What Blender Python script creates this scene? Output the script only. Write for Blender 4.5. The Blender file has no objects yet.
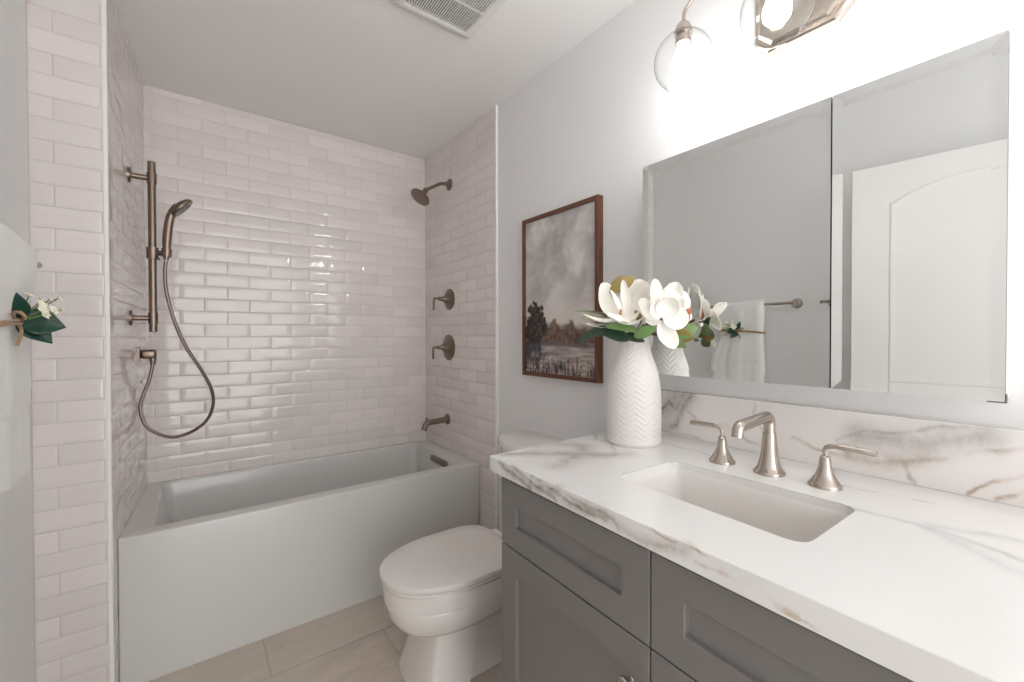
import bpy, bmesh, math, random
import numpy as np
from mathutils import Vector, Matrix, noise

PI = math.pi
random.seed(7)
S = bpy.context.scene
C = S.collection
EYE = 1.248                      # camera height above the floor

# ------------------------------------------------------------------ camera
YAW, PITCH, ROLL, FPX = math.radians(36.723), math.radians(0.62), math.radians(-0.103), 427.2
FW = Vector((math.sin(YAW) * math.cos(PITCH), math.cos(YAW) * math.cos(PITCH), -math.sin(PITCH)))
RT0 = Vector((math.cos(YAW), -math.sin(YAW), 0))
UP0 = RT0.cross(FW)
RT = RT0 * math.cos(ROLL) + UP0 * math.sin(ROLL)
UP = UP0 * math.cos(ROLL) - RT0 * math.sin(ROLL)
cam = bpy.data.cameras.new('camera')
cam.sensor_fit = 'HORIZONTAL'
cam.sensor_width = 36
cam.lens = FPX / 1024 * 36
cam.clip_start = 0.02
camo = bpy.data.objects.new('camera', cam)
C.objects.link(camo)
camo.matrix_world = Matrix(((RT.x, UP.x, -FW.x, 0), (RT.y, UP.y, -FW.y, 0), (RT.z, UP.z, -FW.z, EYE), (0, 0, 0, 1)))
S.camera = camo

# ------------------------------------------------------------------ world, lights, exposure
w = bpy.data.worlds.new('world')
S.world = w
w.use_nodes = True
w.node_tree.nodes['Background'].inputs[0].default_value = (0.985, 0.99, 1.0, 1)
w.node_tree.nodes['Background'].inputs[1].default_value = 2.75
BULB = 30.0                      # emission of the three lamp bulbs
S.view_settings.view_transform = 'Standard'
S.view_settings.look = 'None'
S.view_settings.exposure = 0.62
S.view_settings.gamma = 1.0
S.view_settings.use_curve_mapping = False
try:
    S.cycles.use_denoising = True
    S.cycles.max_bounces = 14
    S.cycles.diffuse_bounces = 7
    S.cycles.glossy_bounces = 6
    S.cycles.transparent_max_bounces = 16
    S.cycles.sample_clamp_indirect = 6
except Exception:
    pass


def wp(u, v, depth):
    """point seen at pixel (u, v), depth metres along the view axis"""
    return Vector((0, 0, EYE)) + (FW + RT * ((u - 512) / FPX) + UP * ((341 - v) / FPX)) * depth


# ------------------------------------------------------------------ materials
def srgb(r, g, b):
    def f(c):
        c /= 255
        return c / 12.92 if c <= 0.04045 else ((c + 0.055) / 1.055) ** 2.4
    return (f(r), f(g), f(b), 1)


class NT:
    def __init__(s, name):
        s.m = bpy.data.materials.new(name)
        s.m.use_nodes = True
        s.t = s.m.node_tree
        s.b = s.t.nodes['Principled BSDF']
        s.out = s.t.nodes['Material Output']

    def n(s, kind, **kw):
        nd = s.t.nodes.new('ShaderNode' + kind)
        for k, v in kw.items():
            setattr(nd, k, v)
        return nd

    def l(s, a, b):
        s.t.links.new(a, b)

    def set(s, **kw):
        for k, v in kw.items():
            s.b.inputs[k.replace('_', ' ')].default_value = v

    def math(s, op, a, b=None, c=None, clamp=False):
        nd = s.n('Math', operation=op, use_clamp=clamp)
        for i, x in enumerate((a, b, c)):
            if x is None:
                continue
            if isinstance(x, (int, float)):
                nd.inputs[i].default_value = x
            else:
                s.l(x, nd.inputs[i])
        return nd.outputs[0]

    def vmath(s, op, a, b=None, scale=None):
        nd = s.n('VectorMath', operation=op)
        for i, x in enumerate((a, b)):
            if x is None:
                continue
            if isinstance(x, (tuple, list, Vector)):
                nd.inputs[i].default_value = x
            else:
                s.l(x, nd.inputs[i])
        if scale is not None:
            if isinstance(scale, (int, float)):
                nd.inputs['Scale'].default_value = scale
            else:
                s.l(scale, nd.inputs['Scale'])
        return nd

    def noise(s, vec, scale, detail=4, rough=0.55, out='Fac'):
        nd = s.n('TexNoise')
        nd.inputs['Scale'].default_value = scale
        nd.inputs['Detail'].default_value = detail
        nd.inputs['Roughness'].default_value = rough
        if vec is not None:
            s.l(vec, nd.inputs['Vector'])
        return nd.outputs[out]

    def mix(s, fac, a, b):
        nd = s.n('Mix', data_type='RGBA')
        for key, x in ((0, fac), (6, a), (7, b)):
            if isinstance(x, (int, float, tuple)):
                nd.inputs[key].default_value = x
            else:
                s.l(x, nd.inputs[key])
        return nd.outputs[2]

    def ramp(s, fac, stops):
        nd = s.n('ValToRGB')
        e = nd.color_ramp.elements
        while len(e) < len(stops):
            e.new(0.5)
        for el, (p, c) in zip(e, stops):
            el.position = p
            el.color = c
        s.l(fac, nd.inputs[0])
        return nd.outputs[0]

    def bump(s, h, strength=0.3, dist=0.002):
        nd = s.n('Bump')
        nd.inputs['Strength'].default_value = strength
        nd.inputs['Distance'].default_value = dist
        s.l(h, nd.inputs['Height'])
        s.l(nd.outputs[0], s.b.inputs['Normal'])

    def pos(s):
        return s.n('NewGeometry').outputs['Position']

    def objc(s):
        return s.n('TexCoord').outputs['Object']


def plain(name, col, rough=0.5, metal=0.0, spec=None, nscale=None, namp=0.06, bump=None, coat=0.0):
    t = NT(name)
    t.set(Base_Color=col, Roughness=rough, Metallic=metal)
    if spec is not None:
        t.set(Specular_IOR_Level=spec)
    if coat:
        t.set(Coat_Weight=coat, Coat_Roughness=0.05)
    if nscale:
        f = t.noise(t.objc(), nscale, 5)
        d = tuple(c * (1 - namp) for c in col[:3]) + (1,)
        u = tuple(min(1, c * (1 + namp)) for c in col[:3]) + (1,)
        t.l(t.mix(f, d, u), t.b.inputs['Base Color'])
    if bump:
        t.bump(t.noise(t.objc(), bump[0], 3), bump[1], bump[2])
    return t.m


M = {}
M['paint'] = plain('wall_paint', srgb(231, 231, 231), 0.6, nscale=3, namp=0.01, bump=(260, 0.08, 0.001))
M['ceiling'] = plain('ceiling_paint', srgb(242, 241, 240), 0.7, nscale=3, namp=0.01, bump=(200, 0.08, 0.001))
M['trim'] = plain('white_trim', srgb(238, 236, 232), 0.3, nscale=8, namp=0.01)
M['door'] = plain('door_paint', srgb(228, 227, 225), 0.35, nscale=4, namp=0.008)
M['porcelain'] = plain('porcelain', srgb(230, 225, 220), 0.08, spec=0.5, nscale=2, namp=0.01)
M['tub'] = plain('tub_acrylic', srgb(209, 208, 205), 0.16, spec=0.5, nscale=2, namp=0.01)
M['sink'] = plain('sink_ceramic', srgb(232, 228, 224), 0.1, nscale=3, namp=0.01)
M['cabinet'] = plain('grey_cabinet_paint', srgb(125, 121, 119), 0.38, nscale=5, namp=0.02)
M['gap'] = plain('gap_shade', srgb(40, 37, 35), 0.8, nscale=5, namp=0.05)
M['white'] = plain('white_enamel', srgb(232, 231, 228), 0.35, nscale=5, namp=0.01)
M['dark'] = plain('vent_shade', srgb(34, 31, 29), 0.9, nscale=9, namp=0.1)
M['seal'] = plain('glass_edge', srgb(50, 60, 57), 0.3, nscale=9, namp=0.05)
M['clip'] = plain('steel_clip', srgb(120, 120, 118), 0.3, 1.0, nscale=9, namp=0.05)


def nickel(name, col, rough):
    t = NT(name)
    t.set(Base_Color=col, Metallic=1.0, Roughness=rough)
    mp = t.n('Mapping')
    mp.inputs['Scale'].default_value = (260, 260, 12)
    t.l(t.objc(), mp.inputs[0])
    f = t.noise(mp.outputs[0], 1.0, 2)
    t.l(t.math('MULTIPLY_ADD', f, 0.02, rough - 0.01), t.b.inputs['Roughness'])
    return t.m


M['nickel'] = nickel('brushed_nickel', srgb(190, 180, 171), 0.25)
M['bronze'] = nickel('shower_nickel', srgb(138, 123, 112), 0.34)


def tile_mat(name, a, b, rough):
    t = NT(name)
    at = t.n('Attribute', attribute_name='tint')
    n1 = t.noise(t.objc(), 9, 4)
    f = t.math('MULTIPLY_ADD', n1, 0.5, t.math('MULTIPLY', at.outputs['Fac'], 0.75), clamp=True)
    t.l(t.mix(f, a, b), t.b.inputs['Base Color'])
    t.set(Roughness=rough)
    t.bump(t.noise(t.objc(), 34, 2), 0.14, 0.002)
    return t.m


M['tile'] = tile_mat('glazed_tile', srgb(219, 212, 209), srgb(232, 224, 221), 0.05)
M['grout'] = plain('tile_grout', srgb(210, 202, 198), 0.8, nscale=60, namp=0.04)


def floor_mat():
    t = NT('stone_floor_tile')
    at = t.n('Attribute', attribute_name='tint')
    p = t.objc()
    mp = t.n('Mapping')
    mp.inputs['Scale'].default_value = (1.0, 3.2, 1)
    t.l(p, mp.inputs[0])
    n1 = t.noise(mp.outputs[0], 5, 6, 0.62)
    n2 = t.noise(mp.outputs[0], 46, 5, 0.7)
    base = t.mix(at.outputs['Fac'], srgb(196, 187, 177), srgb(220, 208, 198))
    c = t.mix(t.math('MULTIPLY_ADD', n1, 1.8, -0.5, clamp=True), srgb(188, 173, 157), base)
    c = t.mix(t.math('MULTIPLY_ADD', n2, 1.3, -0.45, clamp=True), c, srgb(226, 217, 207))
    t.l(c, t.b.inputs['Base Color'])
    t.set(Roughness=0.4)
    t.bump(n2, 0.08, 0.001)
    return t.m


M['floor'] = floor_mat()
M['floorgrout'] = plain('floor_grout', srgb(186, 175, 164), 0.85, nscale=40, namp=0.05)


# marble: veins are distance fields to polylines, warped by noise
def seg_group():
    g = bpy.data.node_groups.new('vein_segment', 'ShaderNodeTree')
    for nm, ty in (('P', 'NodeSocketVector'), ('A', 'NodeSocketVector'), ('B', 'NodeSocketVector'), ('Width', 'NodeSocketFloat')):
        g.interface.new_socket(nm, in_out='INPUT', socket_type=ty)
    g.interface.new_socket('Value', in_out='OUTPUT', socket_type='NodeSocketFloat')
    N, L = g.nodes, g.links
    i, o = N.new('NodeGroupInput'), N.new('NodeGroupOutput')

    def vm(op, a, b):
        n = N.new('ShaderNodeVectorMath')
        n.operation = op
        L.new(a, n.inputs[0])
        L.new(b, n.inputs[1])
        return n

    def mm(op, a, b, clamp=False):
        n = N.new('ShaderNodeMath')
        n.operation = op
        n.use_clamp = clamp
        for k, x in enumerate((a, b)):
            if isinstance(x, float):
                n.inputs[k].default_value = x
            else:
                L.new(x, n.inputs[k])
        return n.outputs[0]
    pa, ba = vm('SUBTRACT', i.outputs[0], i.outputs[1]), vm('SUBTRACT', i.outputs[2], i.outputs[1])
    h = mm('DIVIDE', vm('DOT_PRODUCT', pa.outputs[0], ba.outputs[0]).outputs['Value'],
           vm('DOT_PRODUCT', ba.outputs[0], ba.outputs[0]).outputs['Value'], True)
    sc = N.new('ShaderNodeVectorMath')
    sc.operation = 'SCALE'
    L.new(ba.outputs[0], sc.inputs[0])
    L.new(h, sc.inputs['Scale'])
    d = vm('DISTANCE', pa.outputs[0], sc.outputs[0]).outputs['Value']
    q = mm('DIVIDE', d, i.outputs[3])
    e = mm('SUBTRACT', 1.0, q, True)
    L.new(e, o.inputs[0])
    return g


SEG = seg_group()


def marble(name, veins, warp=0.02, base=(238, 237, 236), rough=0.12):
    """veins: (colour, strength, width, grain, [points])  points in world space"""
    t = NT(name)
    P = t.pos()
    mp = t.n('Mapping')
    mp.inputs['Location'].default_value = (3.1, 1.7, 0.4)
    t.l(P, mp.inputs[0])
    nz = t.n('TexNoise')
    nz.inputs['Scale'].default_value = 9
    nz.inputs['Detail'].default_value = 6
    nz.inputs['Roughness'].default_value = 0.6
    t.l(mp.outputs[0], nz.inputs['Vector'])
    off = t.vmath('SCALE', t.vmath('SUBTRACT', nz.outputs['Color'], (0.5, 0.5, 0.5)).outputs[0], scale=warp * 4)
    W = t.vmath('ADD', P, off.outputs[0]).outputs[0]
    cloud = t.noise(P, 4, 5)
    col = t.mix(t.math('MULTIPLY_ADD', cloud, 1.4, -0.35, clamp=True), srgb(*base), srgb(base[0] - 7, base[1] - 8, base[2] - 9))
    for (c, st, wd, gr, pts) in veins:
        acc = None
        for a, b in zip(pts[:-1], pts[1:]):
            g = t.n('Group')
            g.node_tree = SEG
            t.l(W, g.inputs[0])
            g.inputs[1].default_value = a
            g.inputs[2].default_value = b
            g.inputs[3].default_value = wd
            acc = g.outputs[0] if acc is None else t.math('MAXIMUM', acc, g.outputs[0])
        v = t.math('POWER', acc, 1.6)
        if gr:
            gn = t.noise(W, gr, 6, 0.7)
            v = t.math('MULTIPLY', v, t.math('MULTIPLY_ADD', gn, 2.6, -0.65, clamp=True))
        col = t.mix(t.math('MULTIPLY', v, st, clamp=True), col, srgb(*c))
    t.l(col, t.b.inputs['Base Color'])
    t.set(Roughness=rough)
    return t.m


def glass_mat():
    t = NT('clear_glass')
    tr, gl, fr, mx = t.n('BsdfTransparent'), t.n('BsdfGlossy'), t.n('LayerWeight'), t.n('MixShader')
    fr.inputs[0].default_value = 0.5
    gl.inputs['Roughness'].default_value = 0.03
    t.l(t.mix(t.math('POWER', fr.outputs['Facing'], 4.0), (0.975, 0.98, 0.98, 1), (0.42, 0.44, 0.44, 1)), tr.inputs[0])
    t.l(t.math('MULTIPLY_ADD', t.math('POWER', fr.outputs['Facing'], 4.0), 0.35, 0.035), mx.inputs[0])
    t.l(tr.outputs[0], mx.inputs[1])
    t.l(gl.outputs[0], mx.inputs[2])
    t.l(mx.outputs[0], t.out.inputs[0])
    return t.m


def emis(name, col, st):
    t = NT(name)
    e = t.n('Emission')
    e.inputs[0].default_value = col
    e.inputs[1].default_value = st
    t.l(e.outputs[0], t.out.inputs[0])
    return t.m


def mirror_mat():
    t = NT('silvered_mirror')
    t.set(Base_Color=(0.86, 0.875, 0.865, 1), Metallic=1.0, Roughness=0.0)
    return t.m


M['glass'] = glass_mat()
M['bulb'] = emis('lit_bulb', (1.0, 0.985, 0.972, 1), BULB)
M['mirror'] = mirror_mat()


def wood_mat():
    t = NT('walnut_frame')
    mp = t.n('Mapping')
    mp.inputs['Scale'].default_value = (30, 30, 6)
    t.l(t.objc(), mp.inputs[0])
    f = t.noise(mp.outputs[0], 2.5, 6, 0.6)
    t.l(t.mix(f, srgb(66, 38, 26), srgb(126, 80, 58)), t.b.inputs['Base Color'])
    t.set(Roughness=0.4)
    return t.m


M['wood'] = wood_mat()


def fabric(name, col, scale=900):
    t = NT(name)
    f = t.noise(t.objc(), 60, 5, 0.7)
    d = tuple(c * 0.93 for c in col[:3]) + (1,)
    t.l(t.mix(f, d, col), t.b.inputs['Base Color'])
    t.set(Roughness=0.95, Sheen_Weight=0.3)
    t.bump(t.noise(t.objc(), scale, 2), 0.5, 0.002)
    return t.m


M['towel'] = fabric('terry_cotton', srgb(238, 237, 234))
M['twine'] = fabric('jute_twine', srgb(176, 140, 104), 1500)
M['petal'] = plain('magnolia_petal', srgb(246, 243, 236), 0.55, nscale=26, namp=0.02)
M['leaf'] = plain('green_leaf', srgb(104, 134, 78), 0.35, nscale=30, namp=0.25)
M['leafdark'] = plain('dark_leaf', srgb(44, 66, 50), 0.35, nscale=30, namp=0.25)
M['leafolive'] = plain('olive_leaf', srgb(140, 122, 62), 0.45, nscale=30, namp=0.2)
M['leafgrey'] = plain('grey_leaf', srgb(150, 146, 126), 0.5, nscale=30, namp=0.1)
M['bud'] = plain('russet_bud', srgb(168, 96, 62), 0.5, nscale=40, namp=0.2)
M['stem'] = plain('brown_stem', srgb(120, 96, 62), 0.6, nscale=40, namp=0.2)
M['pine'] = plain('deep_green_leaf', srgb(28, 66, 52), 0.35, nscale=40, namp=0.2)
M['blossom'] = plain('cream_blossom', srgb(240, 238, 218), 0.6, nscale=60, namp=0.05)
M['vase'] = plain('matte_ceramic', srgb(233, 229, 224), 0.42, nscale=20, namp=0.015)


# ------------------------------------------------------------------ object helpers
ORG = {}


def finish(bm, name, mats, parent, smooth, attr=None):
    bmesh.ops.recalc_face_normals(bm, faces=bm.faces)
    o_ = ORG[parent.name] if parent else Vector((0, 0, 0))
    if o_.length:
        bmesh.ops.translate(bm, verts=bm.verts, vec=-o_)
    me = bpy.data.meshes.new(name)
    bm.to_mesh(me)
    bm.free()
    for m in (mats if isinstance(mats, (list, tuple)) else [mats]):
        me.materials.append(m)
    if smooth:
        me.polygons.foreach_set('use_smooth', [True] * len(me.polygons))
        if smooth is not True:
            try:
                me.set_sharp_from_angle(angle=math.radians(smooth))
            except Exception:
                pass
    ob = bpy.data.objects.new(name, me)
    C.objects.link(ob)
    if parent:
        ob.parent = parent
    ORG[ob.name] = o_
    return ob


def obj(name, bm, mats, parent=None, smooth=35, label=None):
    o = finish(bm, name, mats, parent, smooth)
    if label:
        o['label'] = label
    return o


def tag(o, label, cat, group=None):
    o['label'] = label
    o['category'] = cat
    if group:
        o['group'] = group
    return o


def thing(name, label, cat, loc, group=None, rz=0.0):
    o = bpy.data.objects.new(name, None)
    C.objects.link(o)
    o.empty_display_size = 0.05
    o.location = loc
    o.rotation_euler.z = rz
    ORG[o.name] = Vector(loc) if not rz else Vector((0, 0, 0))
    return tag(o, label, cat, group)


def struct(name, bm, mats, smooth=False, parent=None):
    o = finish(bm, name, mats, parent, smooth)
    if not parent:
        o['kind'] = 'structure'
    return o


def BM():
    return bmesh.new()


def face(bm, vs, mi=0):
    try:
        f = bm.faces.new(vs)
        f.material_index = mi
        return f
    except ValueError:
        return None


def loft(bm, rings, cap0=True, cap1=True, mi=0, closed=True):
    vr = [[bm.verts.new(p) for p in r] for r in rings]
    n = len(vr[0])
    for a, b in zip(vr[:-1], vr[1:]):
        for i in range(n if closed else n - 1):
            j = (i + 1) % n
            face(bm, (a[i], a[j], b[j], b[i]), mi)
    if cap0:
        face(bm, list(reversed(vr[0])), mi)
    if cap1:
        face(bm, vr[-1], mi)
    return vr


def rrect(a0, a1, b0, b1, r, k=6):
    """rounded rectangle in the plane as (a, b) pairs"""
    r = max(1e-5, min(r, (a1 - a0) / 2 - 1e-5, (b1 - b0) / 2 - 1e-5))
    out = []
    for cx, cy, s in ((a1 - r, b0 + r, -PI / 2), (a1 - r, b1 - r, 0), (a0 + r, b1 - r, PI / 2), (a0 + r, b0 + r, PI)):
        for i in range(k + 1):
            t = s + PI / 2 * i / k
            out.append((cx + r * math.cos(t), cy + r * math.sin(t)))
    return out


def box(bm, x0, x1, y0, y1, z0, z1, r=0.0, mi=0):
    if r <= 0:
        loft(bm, [[(x0, y0, z), (x1, y0, z), (x1, y1, z), (x0, y1, z)] for z in (z0, z1)], mi=mi)
        return
    k = 3
    rings = []
    for i in range(k + 1):
        t = PI / 2 * i / k
        d, h = r * (1 - math.sin(t)), r * (1 - math.cos(t))
        rings.append([(a, b, z0 + h) for a, b in rrect(x0 + d, x1 - d, y0 + d, y1 - d, r, 3)])
    for i in range(k, -1, -1):
        t = PI / 2 * i / k
        d, h = r * (1 - math.sin(t)), r * (1 - math.cos(t))
        rings.append([(a, b, z1 - h) for a, b in rrect(x0 + d, x1 - d, y0 + d, y1 - d, r, 3)])
    loft(bm, rings, mi=mi)


def frame_of(ax):
    ax = Vector(ax).normalized()
    h = Vector((0, 0, 1)) if abs(ax.z) < 0.9 else Vector((1, 0, 0))
    u = ax.cross(h).normalized()
    return ax, u, ax.cross(u).normalized()


def lathe(bm, c, ax, prof, n=40, cap0=True, cap1=True, mi=0):
    """prof: (distance along axis, radius)"""
    c = Vector(c)
    a, u, v = frame_of(ax)
    rings = []
    for h, r in prof:
        rings.append([c + a * h + u * (r * math.cos(2 * PI * i / n)) + v * (r * math.sin(2 * PI * i / n)) for i in range(n)])
    loft(bm, rings, cap0, cap1, mi)


def smooth_path(pts, sub=8):
    """Catmull-Rom"""
    P = [Vector(p) for p in pts]
    P = [P[0] * 2 - P[1]] + P + [P[-1] * 2 - P[-2]]
    out = []
    for i in range(1, len(P) - 2):
        p0, p1, p2, p3 = P[i - 1:i + 3]
        for s in range(sub):
            t = s / sub
            out.append(0.5 * ((2 * p1) + (p2 - p0) * t + (2 * p0 - 5 * p1 + 4 * p2 - p3) * t * t + (3 * p1 - p0 - 3 * p2 + p3) * t ** 3))
    out.append(P[-2])
    return out


def fillet(pts, r, k=6):
    P = [Vector(p) for p in pts]
    out = [P[0]]
    for a, b, c in zip(P[:-2], P[1:-1], P[2:]):
        d1, d2 = (a - b), (c - b)
        rr = min(r, d1.length * 0.49, d2.length * 0.49)
        s, e = b + d1.normalized() * rr, b + d2.normalized() * rr
        for i in range(k + 1):
            t = i / k
            out.append(s * (1 - t) ** 2 + b * 2 * t * (1 - t) + e * t * t)
    out.append(P[-1])
    return out


def tube(bm, path, rad, n=14, mi=0, caps=True):
    P = [Vector(p) for p in path]
    R = rad if isinstance(rad, (list, tuple)) else [rad] * len(P)
    T = [(P[min(i + 1, len(P) - 1)] - P[max(i - 1, 0)]).normalized() for i in range(len(P))]
    _, u, v = frame_of(T[0])
    rings = []
    for p, t, r in zip(P, T, R):
        u = (u - t * u.dot(t)).normalized()
        v = t.cross(u)
        rings.append([p + u * (r * math.cos(2 * PI * i / n)) + v * (r * math.sin(2 * PI * i / n)) for i in range(n)])
    loft(bm, rings, caps, caps, mi)


def ellipsoid(bm, c, rx, ry, rz, n=16, mi=0):
    rings = []
    for i in range(1, n):
        t = PI * i / n
        rings.append([(c[0] + rx * math.sin(t) * math.cos(2 * PI * j / 20), c[1] + ry * math.sin(t) * math.sin(2 * PI * j / 20), c[2] - rz * math.cos(t)) for j in range(20)])
    loft(bm, rings, True, True, mi)


# ------------------------------------------------------------------ tiled surfaces
def tiles(bm, O, U, V, Nn, L, H, rows, grout=0.0026, th=0.008, wave=0.0003, tilt=0.004, seed=1, bevel=0.0022, drop=0.0005, nx=9, ny=4):
    """rows: list of (v0, v1, [joint positions incl. both ends]); each tile is a slab with eased edges"""
    rng = random.Random(seed)
    O, U, V, Nn = Vector(O), Vector(U), Vector(V), Vector(Nn)
    lay = bm.faces.layers.float.get('tint') or bm.faces.layers.float.new('tint')
    for v0, v1, js in rows:
        for a, b in zip(js[:-1], js[1:]):
            if b - a < grout * 2 or v1 - v0 < grout * 2:
                continue
            u0, u1, w0, w1 = a + grout / 2, b - grout / 2, v0 + grout / 2, v1 - grout / 2
            tint = rng.random()
            tu, tv = rng.gauss(0, tilt), rng.gauss(0, tilt)
            off = rng.random() * 50
            us = [u0, u0 + bevel] + [u0 + bevel + (u1 - u0 - 2 * bevel) * i / (nx - 1) for i in range(1, nx - 1)] + [u1 - bevel, u1]
            vs = [w0, w0 + bevel] + [w0 + bevel + (w1 - w0 - 2 * bevel) * i / (ny - 1) for i in range(1, ny - 1)] + [w1 - bevel, w1]
            uc, vc = (u0 + u1) / 2, (w0 + w1) / 2
            grid = []
            for j, y in enumerate(vs):
                row = []
                for i, x in enumerate(us):
                    edge = i in (0, len(us) - 1) or j in (0, len(vs) - 1)
                    h = th - (drop if edge else 0) + wave * noise.noise(Vector((x * 26 + off, y * 26, off))) * 2 + (x - uc) * tu + (y - vc) * tv
                    row.append(bm.verts.new(O + U * x + V * y + Nn * h))
                grid.append(row)
            for j in range(len(vs) - 1):
                for i in range(len(us) - 1):
                    f = face(bm, (grid[j][i], grid[j][i + 1], grid[j + 1][i + 1], grid[j + 1][i]))
                    f[lay] = tint
                    f.smooth = 0 < i < len(us) - 2 and 0 < j < len(vs) - 2


def bond_rows(u0, u1, v0, v1, L, H, vphase, ja, jb):
    """running bond: ja / jb are one joint position for even / odd rows"""
    rows = []
    k0 = math.floor((v0 - vphase) / H)
    k1 = math.ceil((v1 - vphase) / H)
    for k in range(k0, k1):
        a, b = max(v0, vphase + k * H), min(v1, vphase + (k + 1) * H)
        if b - a < 0.008:
            continue
        j = ja if k % 2 == 0 else jb
        n0 = math.ceil((u0 - j) / L)
        js = [u0]
        while j + n0 * L < u1 - 1e-4:
            x = j + n0 * L
            if x > u0 + 1e-4:
                js.append(x)
            n0 += 1
        js.append(u1)
        rows.append((a, b, js))
    return rows


def tiled_wall(name, O, U, V, Nn, u0, u1, v0, v1, rows, back=None, seed=1, mats=None, gdep=0.0014, **kw):
    """grout slab plus the tiles in front of it, one wall"""
    bm = BM()
    bm.faces.layers.float.new('tint')
    tiles(bm, O, U, V, Nn, 0, 0, rows, seed=seed, **kw)
    O, U, V, Nn = Vector(O), Vector(U), Vector(V), Vector(Nn)
    th_ = 0.008
    g = th_ - gdep
    q = [O + U * a + V * b + Nn * g for a, b in ((u0, v0), (u1, v0), (u1, v1), (u0, v1))]
    r = [p - Nn * (g + (back or 0.05)) for p in q]
    loft(bm, [q, r], mi=1)
    me_ = bm
    o_ = bpy.data.meshes.new(name)
    # grout normals handled by the loft; tiles face the given normal
    for f in me_.faces:
        f.normal_update()
        if f.material_index == 0 and f.normal.dot(Nn) < 0:
            f.normal_flip()
    me_.to_mesh(o_)
    me_.free()
    for m in (mats or (M['tile'], M['grout'])):
        o_.materials.append(m)
    ob = bpy.data.objects.new(name, o_)
    C.objects.link(ob)
    ob['kind'] = 'structure'
    return ob


# ------------------------------------------------------------------ setting
XW, XWT = 1.293, 1.285          # painted vanity wall, face of the tile backing on it
YB = 2.72                       # back wall of the tub alcove
YL = 1.94                      # face of the tiled return on the left
XL0 = -0.402                    # painted left wall
HC = 2.465                      # ceiling height
YN = -2.00                      # wall behind the camera


def alc_x(y):                   # the left alcove wall, not quite square to the back wall
    return -0.184 - 0.0500 * (YB - y)


ROWH, TL, VPH = 0.0659, 0.2015, EYE + 0.0006
b = BM()
box(b, XL0 - 0.1, XW + 0.1, YN - 0.1, YB + 0.1, HC, HC + 0.1)
struct('ceiling', b, M['ceiling'])
# painted walls
b = BM()
box(b, XW, XW + 0.1, YN, YB + 0.05, 0, HC)
struct('wall_right', b, M['paint'])
b = BM()
box(b, XL0 - 0.1, XL0, YN - 0.1, YL - 0.0, 0, HC)
struct('wall_left', b, M['paint'])
b = BM()                         # unseen wall behind the camera; opening added and widened to let in world light
DX0, DX1, DZ = -0.38, 1.28, 2.44
for q in ((XL0 - 0.1, DX0, 0, HC), (DX1, XW + 0.1, 0, HC), (DX0, DX1, DZ, HC)):
    box(b, q[0], q[1], YN - 0.1, YN, q[2], q[3])
struct('wall_near', b, M['paint'])
# tiled walls of the alcove
rows = bond_rows(alc_x(YB) - 0.01, XWT + 0.012, 0.45, HC, TL, ROWH, VPH, -0.155, -0.155 + TL / 2)
tiled_wall('wall_back', (0, YB + 0.008, 0), (1, 0, 0), (0, 0, 1), (0, -1, 0), -0.25, XW, 0, HC, rows, seed=3)
d = Vector((alc_x(YB) - alc_x(YL), YB - YL, 0))
Ud = d.normalized()
Nd = Vector((Ud.y, -Ud.x, 0))
O_ = Vector((alc_x(YL), YL, 0)) - Nd * 0.008
rows = bond_rows(0.012, d.length + 0.004, 0.0, HC, TL, ROWH, VPH, 0.05, 0.05 + TL / 2)
tiled_wall('wall_alcove', O_, Ud, (0, 0, 1), Nd, 0.008, d.length + 0.006, 0, HC, rows, seed=4, wave=0.00028, tilt=0.003, drop=0.00015, gdep=0.0007, back=0.045)
rows = bond_rows(XL0 + 0.001, alc_x(YL) - 0.010, 0.0, HC, TL * 2, 0.0682, EYE + 0.0005, -0.347, 5)
tiled_wall('wall_return', (0, YL + 0.008, 0), (1, 0, 0), (0, 0, 1), (0, -1, 0), XL0 - 0.02, alc_x(YL) - 0.004, 0, HC, rows, seed=5, wave=0.0003)
YTR = 1.862
rows = bond_rows(YTR + 0.006, YB, 0.0, HC, TL, ROWH, VPH, 2.06, 2.06 + TL / 2)
tiled_wall('wall_wet', (XWT + 0.008, 0, 0), (0, 1, 0), (0, 0, 1), (-1, 0, 0), YTR + 0.004, YB + 0.006, 0, HC, rows, seed=6, back=0.004, wave=0.0004)
# metal-edged tile ends, painted white
b = BM()
box(b, XWT - 0.003, XW, YTR - 0.007, YTR + 0.006, 0, HC, 0.0015)
struct('trim_1', b, M['trim'])
b = BM()
box(b, alc_x(YL) - 0.011, alc_x(YL) + 0.001, YL - 0.002, YL + 0.014, 0, HC, 0.002)
struct('trim_2', b, M['trim'])
# floor of large stone tiles, third-bond
fr = []
for k, (yy, jx) in enumerate(((2.08, 0.43), (1.78, 0.22), (1.475, 0.64), (1.17, 0.43), (0.865, 0.22), (0.56, 0.64), (0.255, 0.43), (-0.05, 0.22), (-0.355, 0.64), (-0.66, 0.43), (-0.965, 0.22), (-1.27, 0.64), (-1.575, 0.43), (-1.88, 0.22), (-2.185, 0.64))):
    js = [XL0 - 0.05]
    x = jx - 0.61 * 3
    while x < XW + 0.05:
        if x > js[0] + 0.02:
            js.append(x)
        x += 0.61
    js.append(XW + 0.05)
    fr.append((yy, yy + 0.305, js))
tiled_wall('floor', (0, 0, -0.008), (1, 0, 0), (0, 1, 0), (0, 0, 1), XL0 - 0.1, XW + 0.1, YN - 0.1, YB + 0.1, fr, seed=11, mats=(M['floor'], M['floorgrout']),
           wave=0.0, tilt=0.0, bevel=0.0015, grout=0.003)


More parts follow.
